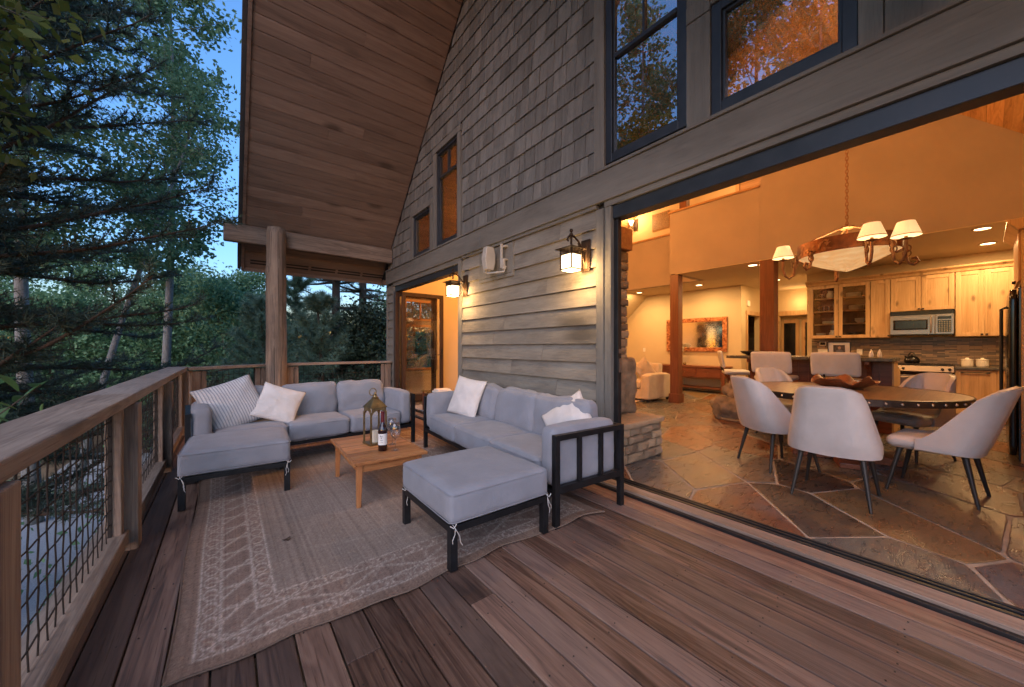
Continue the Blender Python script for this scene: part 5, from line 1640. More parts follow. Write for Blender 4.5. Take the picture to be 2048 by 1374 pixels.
# range
rg_ = empty("kitchen_range", (9.67, .65, FZ), 0, "steel kitchen range with black cooktop, oven window and long handle", "range")
b = MB(); b.box(9.70, .29, FZ+.02, 10.26, 1.005, .925); b.build("body", M['black'], rg_, bevel=.003, world=True)
b = MB(); b.box(9.68, .292, .24, 9.698, 1.003, .76); b.build("oven_door", M['steel'], rg_, bevel=.005, world=True)
b = MB(); b.box(9.676, .40, .36, 9.6795, .88, .64); b.build("oven_window", M['black'], rg_, world=True)
b = MB(); b.tube([(9.68, .34, .725), (9.635, .34, .725), (9.632, .65, .725), (9.635, .96, .725), (9.68, .96, .725)], .014, 10); b.build("oven_handle", M['steel'], rg_, world=True)
b = MB(); b.box(9.68, .292, FZ+.03, 9.698, 1.003, .225); b.build("drawer", M['steel'], rg_, bevel=.005, world=True)
b = MB(); b.tube([(9.68, .36, .19), (9.65, .36, .19), (9.65, .94, .19), (9.68, .94, .19)], .011, 8); b.build("drawer_handle", M['steel'], rg_, world=True)
b = MB(); b.prism([(9.65, .83), (9.698, .83), (9.698, .93), (9.675, .93)], 'y', .292, 1.003); b.build("control_strip", M['steel'], rg_, bevel=.003, world=True)
for y in (.34, .42, .88, .955):
    b = MB(); b.tube([(9.665, y, .878), (9.635, y, .872)], [.022, .018], 12); b.build("knob", M['blackmat'], rg_, world=True)
b = MB(); b.box(9.72, .30, .927, 10.2, .995, .935)
for y in (.42, .65, .87):
    b.box(9.74, y-.09, .95, 10.18, y-.08, .965); b.box(9.74, y+.08, .95, 10.18, y+.09, .965)
    for x in (9.85, 10.05): b.box(x, y-.10, .952, x+.012, y+.10, .963); b.lathe([(0,.935),(.04,.935),(.04,.95),(0,.95)], 14, (x, y, 0))
b.build("burner_grate", M['blackmat'], rg_, world=True)
# kettle
kt = empty("kettle", (9.98, .80, .967), R(40), "shiny black kettle with hoop handle on the cooktop", "kettle")
b = MB(); b.lathe([(0,0),(.09,0),(.105,.03),(.10,.07),(.07,.115),(.03,.13),(0,.133)], 24); b.ball((0,0,.14), .014); b.tube([(.08,0,.06),(.13,0,.10),(.145,0,.12)], [.022,.014,.012], 10); b.build("body", M['black'], kt, smooth=True)
b = MB(); b.tube([(.085*math.cos(t), 0, .09+.10*math.sin(t)) for t in [R(10)+R(160)*k/12 for k in range(13)]], .009, 8); b.build("handle", M['blackmat'], kt)
# base cabinets and counter
bc = empty("base_cabinet", (9.70, -.2, FZ), 0, "knotty pine base cabinet with dark stone counter right of the range", "cabinet")
b = MB(); b.box(9.722, -.90, FZ+.10, 10.27, .286, .885); b.box(9.77, -.9, FZ, 10.2, .28, FZ+.099); b.build("carcass", M['cab'], bc, world=True)
door(-.14, .284, FZ+.11, .875, bc, None, False, 9.70); door(-.60, -.142, FZ+.11, .875, bc, None, False, 9.70)
b = MB(); b.tube([(9.70, .21, .84), (9.675, .21, .84), (9.675, -.06, .84), (9.70, -.06, .84)], .007, 8); b.box(9.672, .19, .828, 9.70, .225, .852); b.box(9.672, -.075, .828, 9.70, -.04, .852); b.build("pull", M['blackmat'], bc, world=True)
b = MB(); b.box(9.66, -.9, .887, 10.275, .286, .927); b.build("countertop", M['stonetop'], bc, bevel=.005, world=True)
bc = empty("base_cabinet", (9.70, 1.7, FZ), 0, "knotty pine base cabinet left of the range, hidden behind the bar", "cabinet")
b = MB(); b.box(9.70, 1.01, FZ, 10.27, 2.32, .885); b.build("carcass", M['cab'], bc, world=True)
b = MB(); b.box(9.66, 1.009, .887, 10.275, 2.34, .927); b.build("countertop", M['stonetop'], bc, bevel=.005, world=True)
# tiled splashback
m, nt, bs = nmat('strip_tile')
br = nt.nodes.new("ShaderNodeTexBrick"); mp = nt.nodes.new("ShaderNodeMapping"); tc = nt.nodes.new("ShaderNodeTexCoord"); mp.inputs['Rotation'].default_value = (0, R(90), R(90))
sx = nt.nodes.new("ShaderNodeSeparateXYZ"); lk(nt, tc.outputs['Object'], sx.inputs[0]); cx_ = nt.nodes.new("ShaderNodeCombineXYZ"); lk(nt, sx.outputs[1], cx_.inputs[0]); lk(nt, sx.outputs[2], cx_.inputs[1])
lk(nt, cx_.outputs[0], br.inputs['Vector']); br.inputs['Scale'].default_value = 1.0; br.inputs['Brick Width'].default_value = .14; br.inputs['Row Height'].default_value = .024; br.inputs['Mortar Size'].default_value = .0015
br.inputs['Color1'].default_value = (.07,.055,.04,1); br.inputs['Color2'].default_value = (.34,.24,.15,1); br.inputs['Mortar'].default_value = (.07,.06,.05,1); br.offset_frequency = 3; br.offset = .37
lk(nt, mixc(nt, .5, br.outputs['Color'], mixc(nt, 1.0, br.outputs['Color'], mth(nt, 'ADD', noi(nt, coords(nt, (1,6,30)), 1.2, 3), .55), 'MULTIPLY')), bs.inputs['Base Color']); bs.inputs['Roughness'].default_value = .35
b = MB(); b.box(10.262, -.9, .928, 10.278, 2.33, 1.44); struct(b.build("splashback_wall", m, None))
# small things on the counter and splashback
b = MB()
for s_ in (0, 1): b.box(10.25, 1.94-s_*0, 1.18, 10.2615, 1.985, 1.18)
def plate(y, z, wy, hz, label, dark=False):
    rt = empty("switch_plate", (10.26, y, z), 0, label, "switch plate", "plates on the splashback")
    b = MB(); b.box(10.252, y-wy/2, z-hz/2, 10.2605, y+wy/2, z+hz/2); b.build("plate", M['white'], rt, bevel=.002, world=True)
    b = MB()
    if dark: b.box(10.2495, y-wy*.38, z-hz*.3, 10.2518, y+wy*.38, z+hz*.34)
    else:
        k = max(1, round(wy/.06))
        for i in range(k): b.box(10.2495, y-wy/2+wy*(i+.5)/k-.012, z-.022, 10.2518, y-wy/2+wy*(i+.5)/k+.012, z+.022)
    b.build("screen" if dark else "rocker", M['black'] if dark else M['paper'], rt, world=True)
plate(2.14, 1.33, .11, .085, "small wall thermostat with a dark screen above the switches", True)
plate(2.13, 1.16, .18, .12, "wide white switch plate below the thermostat")
plate(1.55, 1.16, .085, .12, "narrow white outlet plate right of the framed picture")
pf = empty("picture_frame", (7.6, 1.38, 1.112), 0, "framed portrait photograph standing on the bar counter behind the stools", "picture frame")
Mp = Matrix.Translation((7.58, 1.38, 1.114)) @ Matrix.Rotation(R(-9), 4, 'Y') @ Matrix.Diagonal((1, .92, .76, 1))
b = MB(); 
for a in ((-.15,-.138,0,.30),(.138,.15,0,.30)): b.box(-.0, a[0], a[2], .018, a[1], a[3], Mp)
b.box(0, -.138, 0, .018, .138, .012, Mp); b.box(0, -.138, .288, .018, .138, .30, Mp); b.build("frame", M['blackmat'], pf, world=True)
b = MB(); b.box(.008, -.138, .012, .014, .138, .288, Mp); b.build("mount", M['paper'], pf, world=True)
M['photo'] = plain('photo_dark', (.09,.075,.07), .4, 0, .5, 40)
M['skin'] = plain('photo_face', (.45,.30,.22), .5); M['shirt'] = plain('photo_shirt', (.18,.17,.18), .5)
b = MB(); b.box(.0055, -.075, .06, .0078, .075, .235, Mp); ph = b.build("photograph", M['photo'], pf, world=True)
b = MB(); b.add([(.005, -.005+.022*math.cos(t), .175+.03*math.sin(t)) for t in [2*math.pi*k/14 for k in range(14)]], [tuple(range(14))], Mp); b.build("printed_face", M['skin'], ph, world=True)
b = MB(); b.add([(.0051, -.06, .062), (.0051, .05, .062), (.0051, .045, .11), (.0051, .015, .14), (.0051, -.025, .14), (.0051, -.055, .11)], [tuple(range(6))], Mp); b.build("printed_shirt", M['shirt'], ph, world=True)
def canister(y, kind, label, x=9.95, z=.928):
    b = MB()
    if kind: b.lathe([(0,0),(.06,0),(.068,.02),(.068,.10),(.06,.11),(0,.11)], 22); b.lathe([(0,.111),(.07,.111),(.07,.125),(.02,.135),(.018,.15),(0,.152)], 22)
    else: b.lathe([(0,0),(.032,0),(.036,.03),(.028,.09),(.014,.12),(.012,.14),(0,.15)], 18)
    o = b.build("canister" if kind else "shaker", M['white'], None, smooth=False); o.location = (x, y, z); o.scale = (1, 1, 1) if kind else (.75, .75, .75)
    tag(o, label, "canister" if kind else "shaker")
canister(.16, 1, "white lidded canister on the counter, nearer the range"); canister(-.0, 1, "white lidded canister on the counter, nearer the fridge")
canister(1.03, 0, "pale pear shaped shaker on the bar end, left of its twin", 7.66, 1.112); canister(.94, 0, "pale pear shaped shaker on the bar end, closer to kettle", 7.66, 1.112)

# fridge and its tall cabinet
fg = empty("refrigerator", (7.1, -.5, FZ), 0, "tall black refrigerator with bar handle at the right edge of kitchen", "refrigerator")
b = MB(); b.box(6.70, -.85, FZ+.02, 7.6, -.235, 1.90); b.build("body", M['black'], fg, bevel=.008, world=True)
for x0, x1 in ((6.703, 7.145), (7.153, 7.597)):
    b = MB(); cushion(b, (x0+x1)/2, -.205, .985, x1-x0, .055, 1.80, .02, (0,.01,0), n=8, wr=0); weld(b.build("door", M['black'], fg, world=True))
for x in (7.11, 7.19):
    b = MB(); b.tube([(x, -.178, .45), (x, -.135, .47), (x, -.135, 1.70), (x, -.178, 1.72)], .014, 10); b.build("handle", M['blackmat'], fg, world=True)
b = MB(); b.box(6.705, -.84, FZ, 7.595, -.24, FZ+.02); b.build("kick_grille", M['blackmat'], fg, world=True)
tc_ = empty("tall_cabinet", (6.66, -.5, FZ), 0, "pine fridge surround with crown moulding at the right edge", "cabinet")
b = MB(); b.box(6.64, -.89, FZ, 6.69, -.255, 2.50); b.box(6.692, -.89, 1.95, 7.62, -.255, 2.50); b.box(7.622, -.89, FZ, 7.67, -.255, 2.50); b.build("side_panel", M['cab'], tc_, bevel=.003, world=True)
b = MB(); b.prism([(-.89, 2.503), (-.235, 2.503), (-.16, 2.59), (-.16, 2.615), (-.89, 2.615)], 'x', 6.57, 7.72); b.build("crown_moulding", M['cab'], tc_, bevel=.004, world=True)
for x0, x1 in ((6.70, 7.155), (7.16, 7.61)):
    b = MB(); b.box(x0, -.252, 1.97, x1, -.235, 2.49); d = b.build("cabinet_door", M['cab'], tc_, bevel=.003, world=True)
    b = MB(); b.ball(((x1-.04 if x0 < 7 else x0+.04), -.222, 2.0), .016); b.build("knob", M['blackmat'], d, world=True)

# ------------------------------------------------------------------ living corner
cs = empty("console", (10.1, 5.0, FZ), 0, "long dark red wooden console with drawers under the mirror", "console")
b = MB(); b.box(10.08, 4.06, .70, 10.57, 6.9, .745); b.build("top", M['redwood'], cs, bevel=.004, world=True)
b = MB()
for y in (4.09, 5.45, 6.8):
    for x in (10.11, 10.49): b.box(x, y, FZ, x+.06, y+.07, .698)
b.each("leg", M['redwood'], cs, bevel=.003, world=True)
b = MB(); b.box(10.13, 4.17, .42, 10.5, 5.44, .695); b.box(10.13, 5.53, .42, 10.5, 6.79, .695); b.build("drawer_case", M['redwood'], cs, world=True)
for y0, y1 in ((4.19, 4.79), (4.82, 5.42), (5.55, 6.15), (6.18, 6.77)):
    b = MB(); b.box(10.112, y0, .45, 10.128, y1, .675); d = b.build("drawer", M['redwood'], cs, bevel=.003, world=True)
    b = MB(); b.ball((10.10, (y0+y1)/2, .565), .014); b.build("knob", M['brass'], d, world=True)
b = MB(); b.box(10.12, 4.17, .14, 10.52, 6.8, .17); b.build("shelf", M['redwood'], cs, bevel=.003, world=True)
o_ = MB(); o_.box(10.2, 5.0, .747, 10.34, 5.5, .757); tag(o_.build("serving_tray", M['redwood'], None, bevel=.003), "thin wooden tray lying on the console", "tray")
o_ = MB(); o_.lathe([(0,0),(.03,0),(.045,.03),(.04,.06),(.02,.055),(0,.02)], 12); o_ = o_.build("small_bowl", M['brass'], None); o_.location = (10.27, 5.2, .758); tag(o_, "small metal cup on the tray on the console", "cup")
mr = empty("wall_mirror", (10.58, 5.05, 1.6), 0, "large mirror in a hammered copper frame on cream wall", "mirror")
y0, y1, z0, z1 = 4.20, 5.90, 1.13, 2.08; s_ = .115
m, nt, bs = nmat('hammered_copper'); vv = nt.nodes.new("ShaderNodeTexVoronoi"); vv.inputs['Scale'].default_value = 24; lk(nt, coords(nt), vv.inputs['Vector'])
lk(nt, ramp(nt, vv.outputs['Color'], [(.1, (.16,.05,.02)), (.6, (.45,.17,.07)), (.95, (.62,.30,.14))]), bs.inputs['Base Color']); bs.inputs['Metallic'].default_value = .6; bs.inputs['Roughness'].default_value = .45; bump(nt, bs, vv.outputs['Distance'], .6, .01)
b = MB(); b.box(10.545, y0, z0, 10.598, y0+s_, z1); b.box(10.545, y1-s_, z0, 10.598, y1, z1); b.box(10.545, y0+s_, z0, 10.598, y1-s_, z0+s_); b.box(10.545, y0+s_, z1-s_, 10.598, y1-s_, z1); b.build("frame", m, mr, bevel=.008, world=True)
b = MB(); b.box(10.575, y0+s_, z0+s_, 10.59, y1-s_, z1-s_); b.build("glass", M['mirror'], mr, world=True)
# white flower ball in a vase on the console
fl = empty("flower_vase", (10.3, 5.45, .747), 0, "round bunch of pale flowers in a vase half behind the red post", "flowers")
b = MB(); b.lathe([(0,0),(.06,0),(.075,.12),(.04,.22),(.05,.26),(.045,.26),(.03,.2),(0,.02)], 20); b.build("vase", M['white'], fl, smooth=True)
pv = []; pf_ = []
for k in range(420):
    d = rng.normal(0,1,3); d /= np.linalg.norm(d); c = np.array([0,0,.44]) + d*.19*rng.uniform(.8,1.05)
    a = np.cross(d, rng.normal(0,1,3)); a /= np.linalg.norm(a); e = np.cross(d, a); s__ = .022
    q = len(pv); pv += [c-a*s__, c-e*s__+d*.012, c+a*s__, c+e*s__+d*.012]; pf_.append((q,q+1,q+2,q+3))
M['petal'] = leafmat('cream_petals', (.55,.45,.33), (.72,.62,.48), None, .7, .3)
npmesh("blossom", pv, pf_, M['petal'], fl)
# beige sofa by the hearth
sf = empty("living_sofa", (7.6, 5.3, FZ), R(0), "beige upholstered sofa seen from its arm end, left of the red post", "sofa")
b = MB(); b.prism([(7.30, FZ+.06), (8.25, FZ+.06), (8.25, .62), (8.1, .66), (7.5, .66), (7.34, .63)], 'y', 4.50, 4.72); b.build("arm", M['ctan'], sf, bevel=.04, seg=3, world=True)
b = MB(); b.prism([(7.30, FZ+.06), (8.25, FZ+.06), (8.25, .62), (8.1, .66), (7.5, .66), (7.34, .63)], 'y', 6.4, 6.62); b.build("arm", M['ctan'], sf, bevel=.04, seg=3, world=True)
b = MB(); b.box(7.35, 4.722, FZ+.06, 8.2, 6.398, .30); b.build("base", M['ctan'], sf, bevel=.01, world=True)
b = MB(); b.prism([(8.0, .30), (8.24, .30), (8.30, .86), (8.12, .88)], 'y', 4.722, 6.398); b.build("backrest", M['ctan'], sf, bevel=.05, seg=3, world=True)
for k in range(2):
    b = MB(); cushion(b, 7.68, 5.14+.84*k, .40, .66, .83, .18, .05, (.01,.01,.02), wr=.004, seed=k); weld(b.build("seat_cushion", M['ctan'], sf, world=True))
b = MB()
for x in (7.36, 8.18):
    for y in (4.54, 6.56): b.box(x, y, FZ, x+.05, y+.05, FZ+.06)
b.build("foot", M['blackmat'], sf, world=True)
p_ = pillow(.5, .17, 7.7, mat=M['ctan']); place(p_, (7.72, 4.86, .72), (1, .2, 0), (-.3, -.85, .3), R(20)); tag(p_, "beige pillow leaning inside the arm of the indoor sofa", "pillow")
p_ = pillow(.5, .17, 9.2, mat=M['ctan']); place(p_, (7.62, 5.25, .70), (1, .1, 0), (-.4, -.8, .3), R(-8)); tag(p_, "second beige pillow further back on the indoor sofa", "pillow")
b = MB(); b.box(6.9, 4.75, FZ+.001, 9.2, 7.6, FZ+.012); M['shag'] = fabric('cream_rug', (.60,.50,.36)); tag(b.build("floor_rug", M['shag'], None), "cream rug under the indoor sofa", "rug")
def wallplate(x, y, z, label):
    b = MB(); b.box(x-.008, y-.04, z-.06, x, y+.04, z+.06); b.box(x-.012, y-.012, z-.03, x-.008, y+.012, z+.03); tag(b.build("light_switch", M['white'], None, bevel=.002), label, "switch")
wallplate(10.598, 6.68, 1.17, "white light switch on the cream wall above the sofa")
th = MB(); th.box(10.95, 3.83, 2.36, 11.1, 3.869, 2.5); tag(th.build("door_chime", M['white'], None, bevel=.006), "small white box high on the hallway wall", "door chime")
# hallway door trims
def casing(parts, label):
    rt = empty("door_casing", parts[0][:3], 0, label, "door frame"); b = MB()
    for p in parts: b.box(*p)
    b.build("trim", M['cab'], rt, bevel=.003, world=True)
casing([(10.90, 3.845, FZ, 11.0, 3.868, 2.12), (11.85, 3.845, FZ, 11.95, 3.868, 2.12), (10.88, 3.84, 2.122, 11.97, 3.868, 2.23)], "pine casing of the doorway right of the mirror wall")
casing([(12.575, 2.52, FZ, 12.599, 2.62, 2.15), (12.575, 3.6, FZ, 12.599, 3.70, 2.15), (12.57, 2.50, 2.152, 12.599, 3.72, 2.28)], "pine casing of the doorway at the hall's end")
fd = empty("french_door", (12.84, 3.1, FZ), 0, "narrow glazed doors seen at the end of hallway", "door")
b = MB()
for y0 in (2.7, 3.2):
    b.box(12.82, y0, FZ, 12.858, y0+.08, 2.05); b.box(12.82, y0+.36, FZ, 12.858, y0+.44, 2.05); b.box(12.82, y0+.08, 1.95, 12.858, y0+.36, 2.05); b.box(12.82, y0+.08, FZ, 12.858, y0+.36, .25)
b.build("frame", M['cab'], fd, world=True)
b = MB(); b.box(12.84, 2.78, .25, 12.845, 3.06, 1.95); b.box(12.84, 3.28, .25, 12.845, 3.56, 1.95); b.build("pane", M['black'], fd, world=True)

# loft: sconce, picture, cupboard
lamp('POINT', (9.15, 6.2, 5.0), 45, WARM, .05)
lamp('POINT', (8.7, 3.4, 4.9), 30, WARM, .05)
lamp('POINT', (3.3, 2.78, 5.0), 80, (1.0, .50, .16), .10)  # unseen fill light, added to brighten the ceiling behind the tall window
lamp('POINT', (3.45, 1.35, 5.1), 110, (1.0, .50, .16), .12)
lamp('POINT', (12.3, 3.1, 2.5), 12, WARM, .08)
ls = empty("loft_sconce", (9.53, 6.29, 4.85), 0, "small lit wall sconce on the loft wall above the chimney", "wall lamp")
b = MB(); b.box(9.51, 6.22, 4.70, 9.548, 6.36, 5.02); b.tube([(9.51, 6.29, 4.78), (9.42, 6.33, 4.75), (9.38, 6.34, 4.82)], .012, 8); b.build("plate", M['bronze'], ls, world=True)
M['loftlamp'] = glow('lit_sconce_shade', (1.0, .70, .36), 6)
b = MB(); b.lathe([(.025, 0), (.08, .13), (.075, .13), (.02, 0)], 20, (9.38, 6.34, 4.83)); b.ball((9.38, 6.34, 4.88), .04); b.build("lit_shade", M['loftlamp'], ls, world=True)
pt_ = empty("loft_picture", (9.53, 5.5, 4.75), 0, "dark speckled picture in a thin frame on the loft wall", "picture")
b = MB(); b.box(9.52, 5.24, 4.53, 9.548, 5.76, 5.0); b.build("frame", M['pinetrim'], pt_, bevel=.004, world=True)
b = MB(); b.box(9.516, 5.255, 4.545, 9.5195, 5.745, 4.985); b.build("image", plain('picture_speckle', (.05,.035,.025), .4, 0, .5, 60, c2=(.4,.25,.13)), pt_, world=True)
lc = empty("loft_cupboard", (9.52, 3.3, 4.3), 0, "pine framed cupboard glimpsed above the loft parapet", "cupboard")
b = MB(); b.box(9.47, 3.02, 2.95, 9.548, 3.10, 5.2); b.box(9.47, 3.50, 2.95, 9.548, 3.58, 5.2); b.box(9.47, 3.10, 5.1, 9.548, 3.50, 5.2); b.build("casing", M['pinetrim'], lc, world=True)
b = MB(); b.box(9.51, 3.102, 2.955, 9.548, 3.498, 5.098); b.build("door_panel", M['pinetrim'], lc, world=True)
# ------------------------------------------------------------------ ground below the deck
GZ = -3.0
m, nt, bs = nmat('forest_ground')
n1 = noi(nt, coords(nt), .9, 6, .6); n2 = noi(nt, coords(nt), 14, 5, .7)
col = ramp(nt, mth(nt, 'ADD', mth(nt, 'MULTIPLY', n1, .7), mth(nt, 'MULTIPLY', n2, .35)), [(.38, (.05,.065,.03)), (.5, (.15,.10,.055)), (.66, (.27,.175,.10))])
lk(nt, col, bs.inputs['Base Color']); bs.inputs['Roughness'].default_value = .95; bump(nt, bs, n2, .6, .05)
gxs = np.linspace(-140, 140, 57); V_ = []; F_ = []
for i, a in enumerate(gxs):
    for j, c in enumerate(gxs):
        d_ = math.hypot(a, c-10)
        V_.append((a, c, GZ + noise.noise(Vector((a*.06, c*.06, 0)))*.5*min(1, d_/20) + max(0, d_-35)*.03 - (.25 if d_ < 12 else 0)))
for i in range(56):
    for j in range(56):
        q = i*57+j; F_.append((q, q+57, q+58, q+1))
struct(npmesh("ground", V_, F_, m, None, True))
b = MB(); b.box(-4.6, 3, GZ-.3, -2.2, 22, GZ-.02)
M['drive'] = plain('pale_gravel', (.36,.36,.37), .8, 0, .2, 40, .4, 90)
struct(b.build("driveway", M['drive'], None))

# ------------------------------------------------------------------ trees
def unit(a): return a/np.maximum(np.linalg.norm(a, axis=-1, keepdims=True), 1e-9)
def leaves(C, size, jit=.35, flat=0.0):
    """one small pointed leaf per centre"""
    n = len(C)
    a = unit(rng.normal(0, 1, (n, 3))); nrm = unit(rng.normal(0, 1, (n, 3)) + np.array([0, 0, flat]))
    a = unit(a - nrm*np.sum(a*nrm, 1, keepdims=True)); e = np.cross(nrm, a)
    s = size*(1 + rng.uniform(-jit, jit, (n, 1)))
    V = np.stack([C - a*s, C - e*s*.62 - a*s*.15, C + a*s, C + e*s*.62 - a*s*.15], 1).reshape(-1, 3)
    F = np.arange(n*4).reshape(n, 4)
    return V, F
def needles(B, D, L, wd):
    n = len(B); s = unit(np.cross(D, rng.normal(0, 1, (n, 3))))*wd/2
    l = L*(1 + rng.uniform(-.3, .3, (n, 1)))
    V = np.stack([B - s, B + s, B + D*l], 1).reshape(-1, 3)
    return V, np.arange(n*3).reshape(n, 3)
def curve(p, d, L, n, up=0, wob=.12):
    pts = [np.array(p, float)]; d = np.array(d, float); d /= np.linalg.norm(d)
    for k in range(n):
        d = d + rng.normal(0, wob, 3)*.5 + np.array([0, 0, up]); d /= np.linalg.norm(d)
        pts.append(pts[-1] + d*L/n)
    return np.array(pts)
def tube_into(mb, pts, r0, r1, n=6):
    k = len(pts); mb.tube([tuple(p) for p in pts], [r0 + (r1-r0)*i/(k-1) for i in range(k)], n)
def bark(name, c, dark=None, bands=False):
    m, nt, b = nmat(name)
    f = noi(nt, coords(nt, (6, 6, 1.5)), 2.5, 6, .7)
    col = ramp(nt, f, [(.35, tuple(x*.6 for x in c)), (.65, c)])
    if bands:
        g = noi(nt, coords(nt, (2, 2, 9)), 2.0, 4, .7)
        col = mixc(nt, ramp(nt, g, [(.58, (0,0,0)), (.68, (1,1,1))]), col, dark)
    lk(nt, col, b.inputs['Base Color']); b.inputs['Roughness'].default_value = .9; bump(nt, b, f, .6, .03); return m
M['aspenbark'] = bark('aspen_bark', (.30,.30,.285), (.07,.065,.06), True)
M['pinebark'] = bark('pine_bark', (.10,.065,.045))
M['aspenleaf'] = leafmat('aspen_leaf', (.10,.19,.10), (.18,.30,.155), (.26,.30,.12), .5, .35)
M['greenleaf'] = leafmat('broad_leaf', (.085,.19,.105), (.165,.31,.16), (.21,.34,.17), .5, .3)
M['darkleaf'] = leafmat('dark_leaf', (.028,.05,.032), (.055,.09,.056), None, .6, .1)
M['yelleaf'] = leafmat('yellow_green_leaf', (.09,.13,.03), (.17,.20,.045), None, .5, .35)
M['needle'] = leafmat('dark_pine_needle', (.042,.070,.056), (.085,.125,.092), (.13,.11,.07), .6, .05)
M['blueneedle'] = leafmat('blue_green_needle', (.11,.19,.15), (.19,.30,.22), (.26,.35,.24), .6, .1)
M['midneedle'] = leafmat('mid_pine_needle', (.07,.14,.095), (.13,.23,.15), None, .6, .08)

def broad_tree(x, y, H, z0, rad, nleaf, size, label, leaf='aspenleaf', barkm='aspenbark', r=.13, lean=(0, 0), name='aspen_tree', base=None, cl=.26, group='trees beyond the railing', top=1.0, cat='tree', clusters=None):
    base = GZ-.3 if base is None else base
    root = empty(name, (x, y, base), 0, label, cat, group)
    tb = MB(); n = 14
    tp = []
    for k in range(n+1):
        t = k/n; tp.append(np.array([x + lean[0]*t + .12*math.sin(t*5+x), y + lean[1]*t + .10*math.cos(t*4+y), base + (H-base)*t]))
    tp = np.array(tp)
    tube_into(tb, tp, r*1.25, .015, 10)
    cent = []
    nb = clusters or int(18 + rad*8)
    for k in range(nb):
        t = (z0-base)/(H-base); t = t + (1-t)*(k+rng.uniform(0,1))/nb*.97
        i = min(n-1, int(t*n)); p = tp[i] + (tp[i+1]-tp[i])*(t*n-i)
        h = (t - (z0-base)/(H-base))/max(.01, 1-(z0-base)/(H-base))
        env = rad*(math.sin(min(1, (h+.12)*1.6)*math.pi/2))*(1-h**2.2*(1-.15*top))**.8
        a = rng.uniform(0, 2*math.pi); L = env*rng.uniform(.55, 1.1)
        d = np.array([math.cos(a), math.sin(a), rng.uniform(.15, .75)])
        br = curve(p, d, max(.3, L), 6, .03, .25); tube_into(tb, br, max(.012, r*.28*(1-t*.6)), .005, 5)
        for q in range(2, 7):
            for w_ in range(2):
                tw = curve(br[q], br[q]-br[q-1] + rng.normal(0, .5, 3)*np.linalg.norm(br[q]-br[q-1])*1.4, L*.28+.15, 3, .02, .3)
                tube_into(tb, tw, .006, .003, 3); cent += [tw[1], tw[2], tw[3]]
    cent = np.array(cent); per = max(1, nleaf//len(cent))
    C = np.repeat(cent, per, 0) + rng.normal(0, 1, (len(cent)*per, 3))*np.array([cl, cl, cl*.75])
    V, F = leaves(C, size)
    tr_ = tb.build("trunk", M[barkm], root, smooth=True, world=True)
    o = npmesh("crown", V - np.array([x, y, base]), F, M[leaf], root)
    return root

def conifer(x, y, H, z0, rad, label, leaf='needle', nwh=12, nper=6, base=None, tuft=20, nl=.11, nw=.010, r=.16, top_r=.25, up=.03, droop=-.12, ntw=9, group='trees beyond the railing', seed=0, side=None, name='pine_tree', dv=.08):
    base = GZ-.3 if base is None else base
    root = empty(name, (x, y, base), 0, label, "tree", group)
    tb = MB(); tp = np.array([[x + .08*math.sin(t*4), y + .08*math.cos(t*5), base + (H-base)*t] for t in np.linspace(0, 1, 12)])
    tube_into(tb, tp, r*1.2, .02, 10)
    BB = []; DD = []
    for w_ in range(nwh):
        h = w_/(nwh-1); z = z0 + (H-.3-z0)*h
        for k in range(nper):
            a = 2*math.pi*(k + rng.uniform(-.3, .3))/nper + w_*.9
            if side is not None and math.cos(a-side[0]) < side[1]: continue
            L = rad*((1-h)**.75*(1-top_r)+top_r)*rng.uniform(.75, 1.1)
            zz = z + rng.uniform(-.25, .25)
            br = curve((x, y, zz), (math.cos(a), math.sin(a), droop + .35*h + rng.uniform(-dv, dv)), L, 9, up, .14); tube_into(tb, br, r*.30*(1-h*.6)+.008, .006, 5)
            for q in range(1, 10):
                f = q/9
                for s in range(max(2, int(ntw*(1.15-f)*.45))+1):
                    dd = br[q]-br[q-1]; dd /= np.linalg.norm(dd)
                    sd = np.cross(dd, [0,0,1])*(1 if s % 2 else -1)
                    tdir = dd*.75 + sd*rng.uniform(.4, 1.0) + np.array([0,0,rng.uniform(-.1,.35)])
                    tl = (.20 + .34*(1-f))*min(1.4, L/2)*rng.uniform(.7, 1.2)
                    tw = curve(br[q] - dd*rng.uniform(0, L/9), tdir, tl, 3, .05, .2); tube_into(tb, tw, .007, .003, 3)
                    for p0, p1 in zip(tw[:-1], tw[1:]):
                        m_ = tuft//3 if p1 is not tw[-1] else tuft
                        tt = rng.uniform(0, 1, (m_, 1)); B = p0 + (p1-p0)*tt
                        ax = (p1-p0)/np.linalg.norm(p1-p0)
                        D = unit(unit(rng.normal(0, 1, (m_, 3))) + ax*.8)
                        BB.append(B); DD.append(D)
    B = np.concatenate(BB); D = np.concatenate(DD)
    V, F = needles(B, D, nl, nw)
    tb.build("trunk", M['pinebark'], root, smooth=True, world=True)
    npmesh("crown", V - np.array([x, y, base]), F, M[leaf], root)
    return root

conifer(-3.3, 9.3, 10.5, -1.2, 4.3, "big dark pine whose long branches fill the left side above railing", 'needle', nwh=17, nper=9, tuft=54, nl=.13, nw=.014, r=.15, up=.035, droop=-.02, ntw=15, top_r=.3, dv=.42)
broad_tree(-1.55, 16.9, 15.4, 3.2, 2.15, 13000, .080, "tall slender aspen with pale trunk against the blue sky", clusters=44, r=.12, cl=.19)
broad_tree(-3.75, 14.2, 13.0, 3.0, 2.4, 22000, .058, "pale trunked aspen standing behind the dark pine near the left edge", clusters=48, r=.13)
broad_tree(-3.3, 14.9, 9.5, 3.5, 1.6, 9000, .055, "thin leaning aspen with white bark below the pine branches", lean=(2.6, .4), r=.085)
broad_tree(-2.75, 5.35, 6.8, 2.7, 1.75, 9000, .058, "yellow green broadleaf tree poking in at top left corner", 'yelleaf', r=.09, name='leafy_tree', cl=.22)
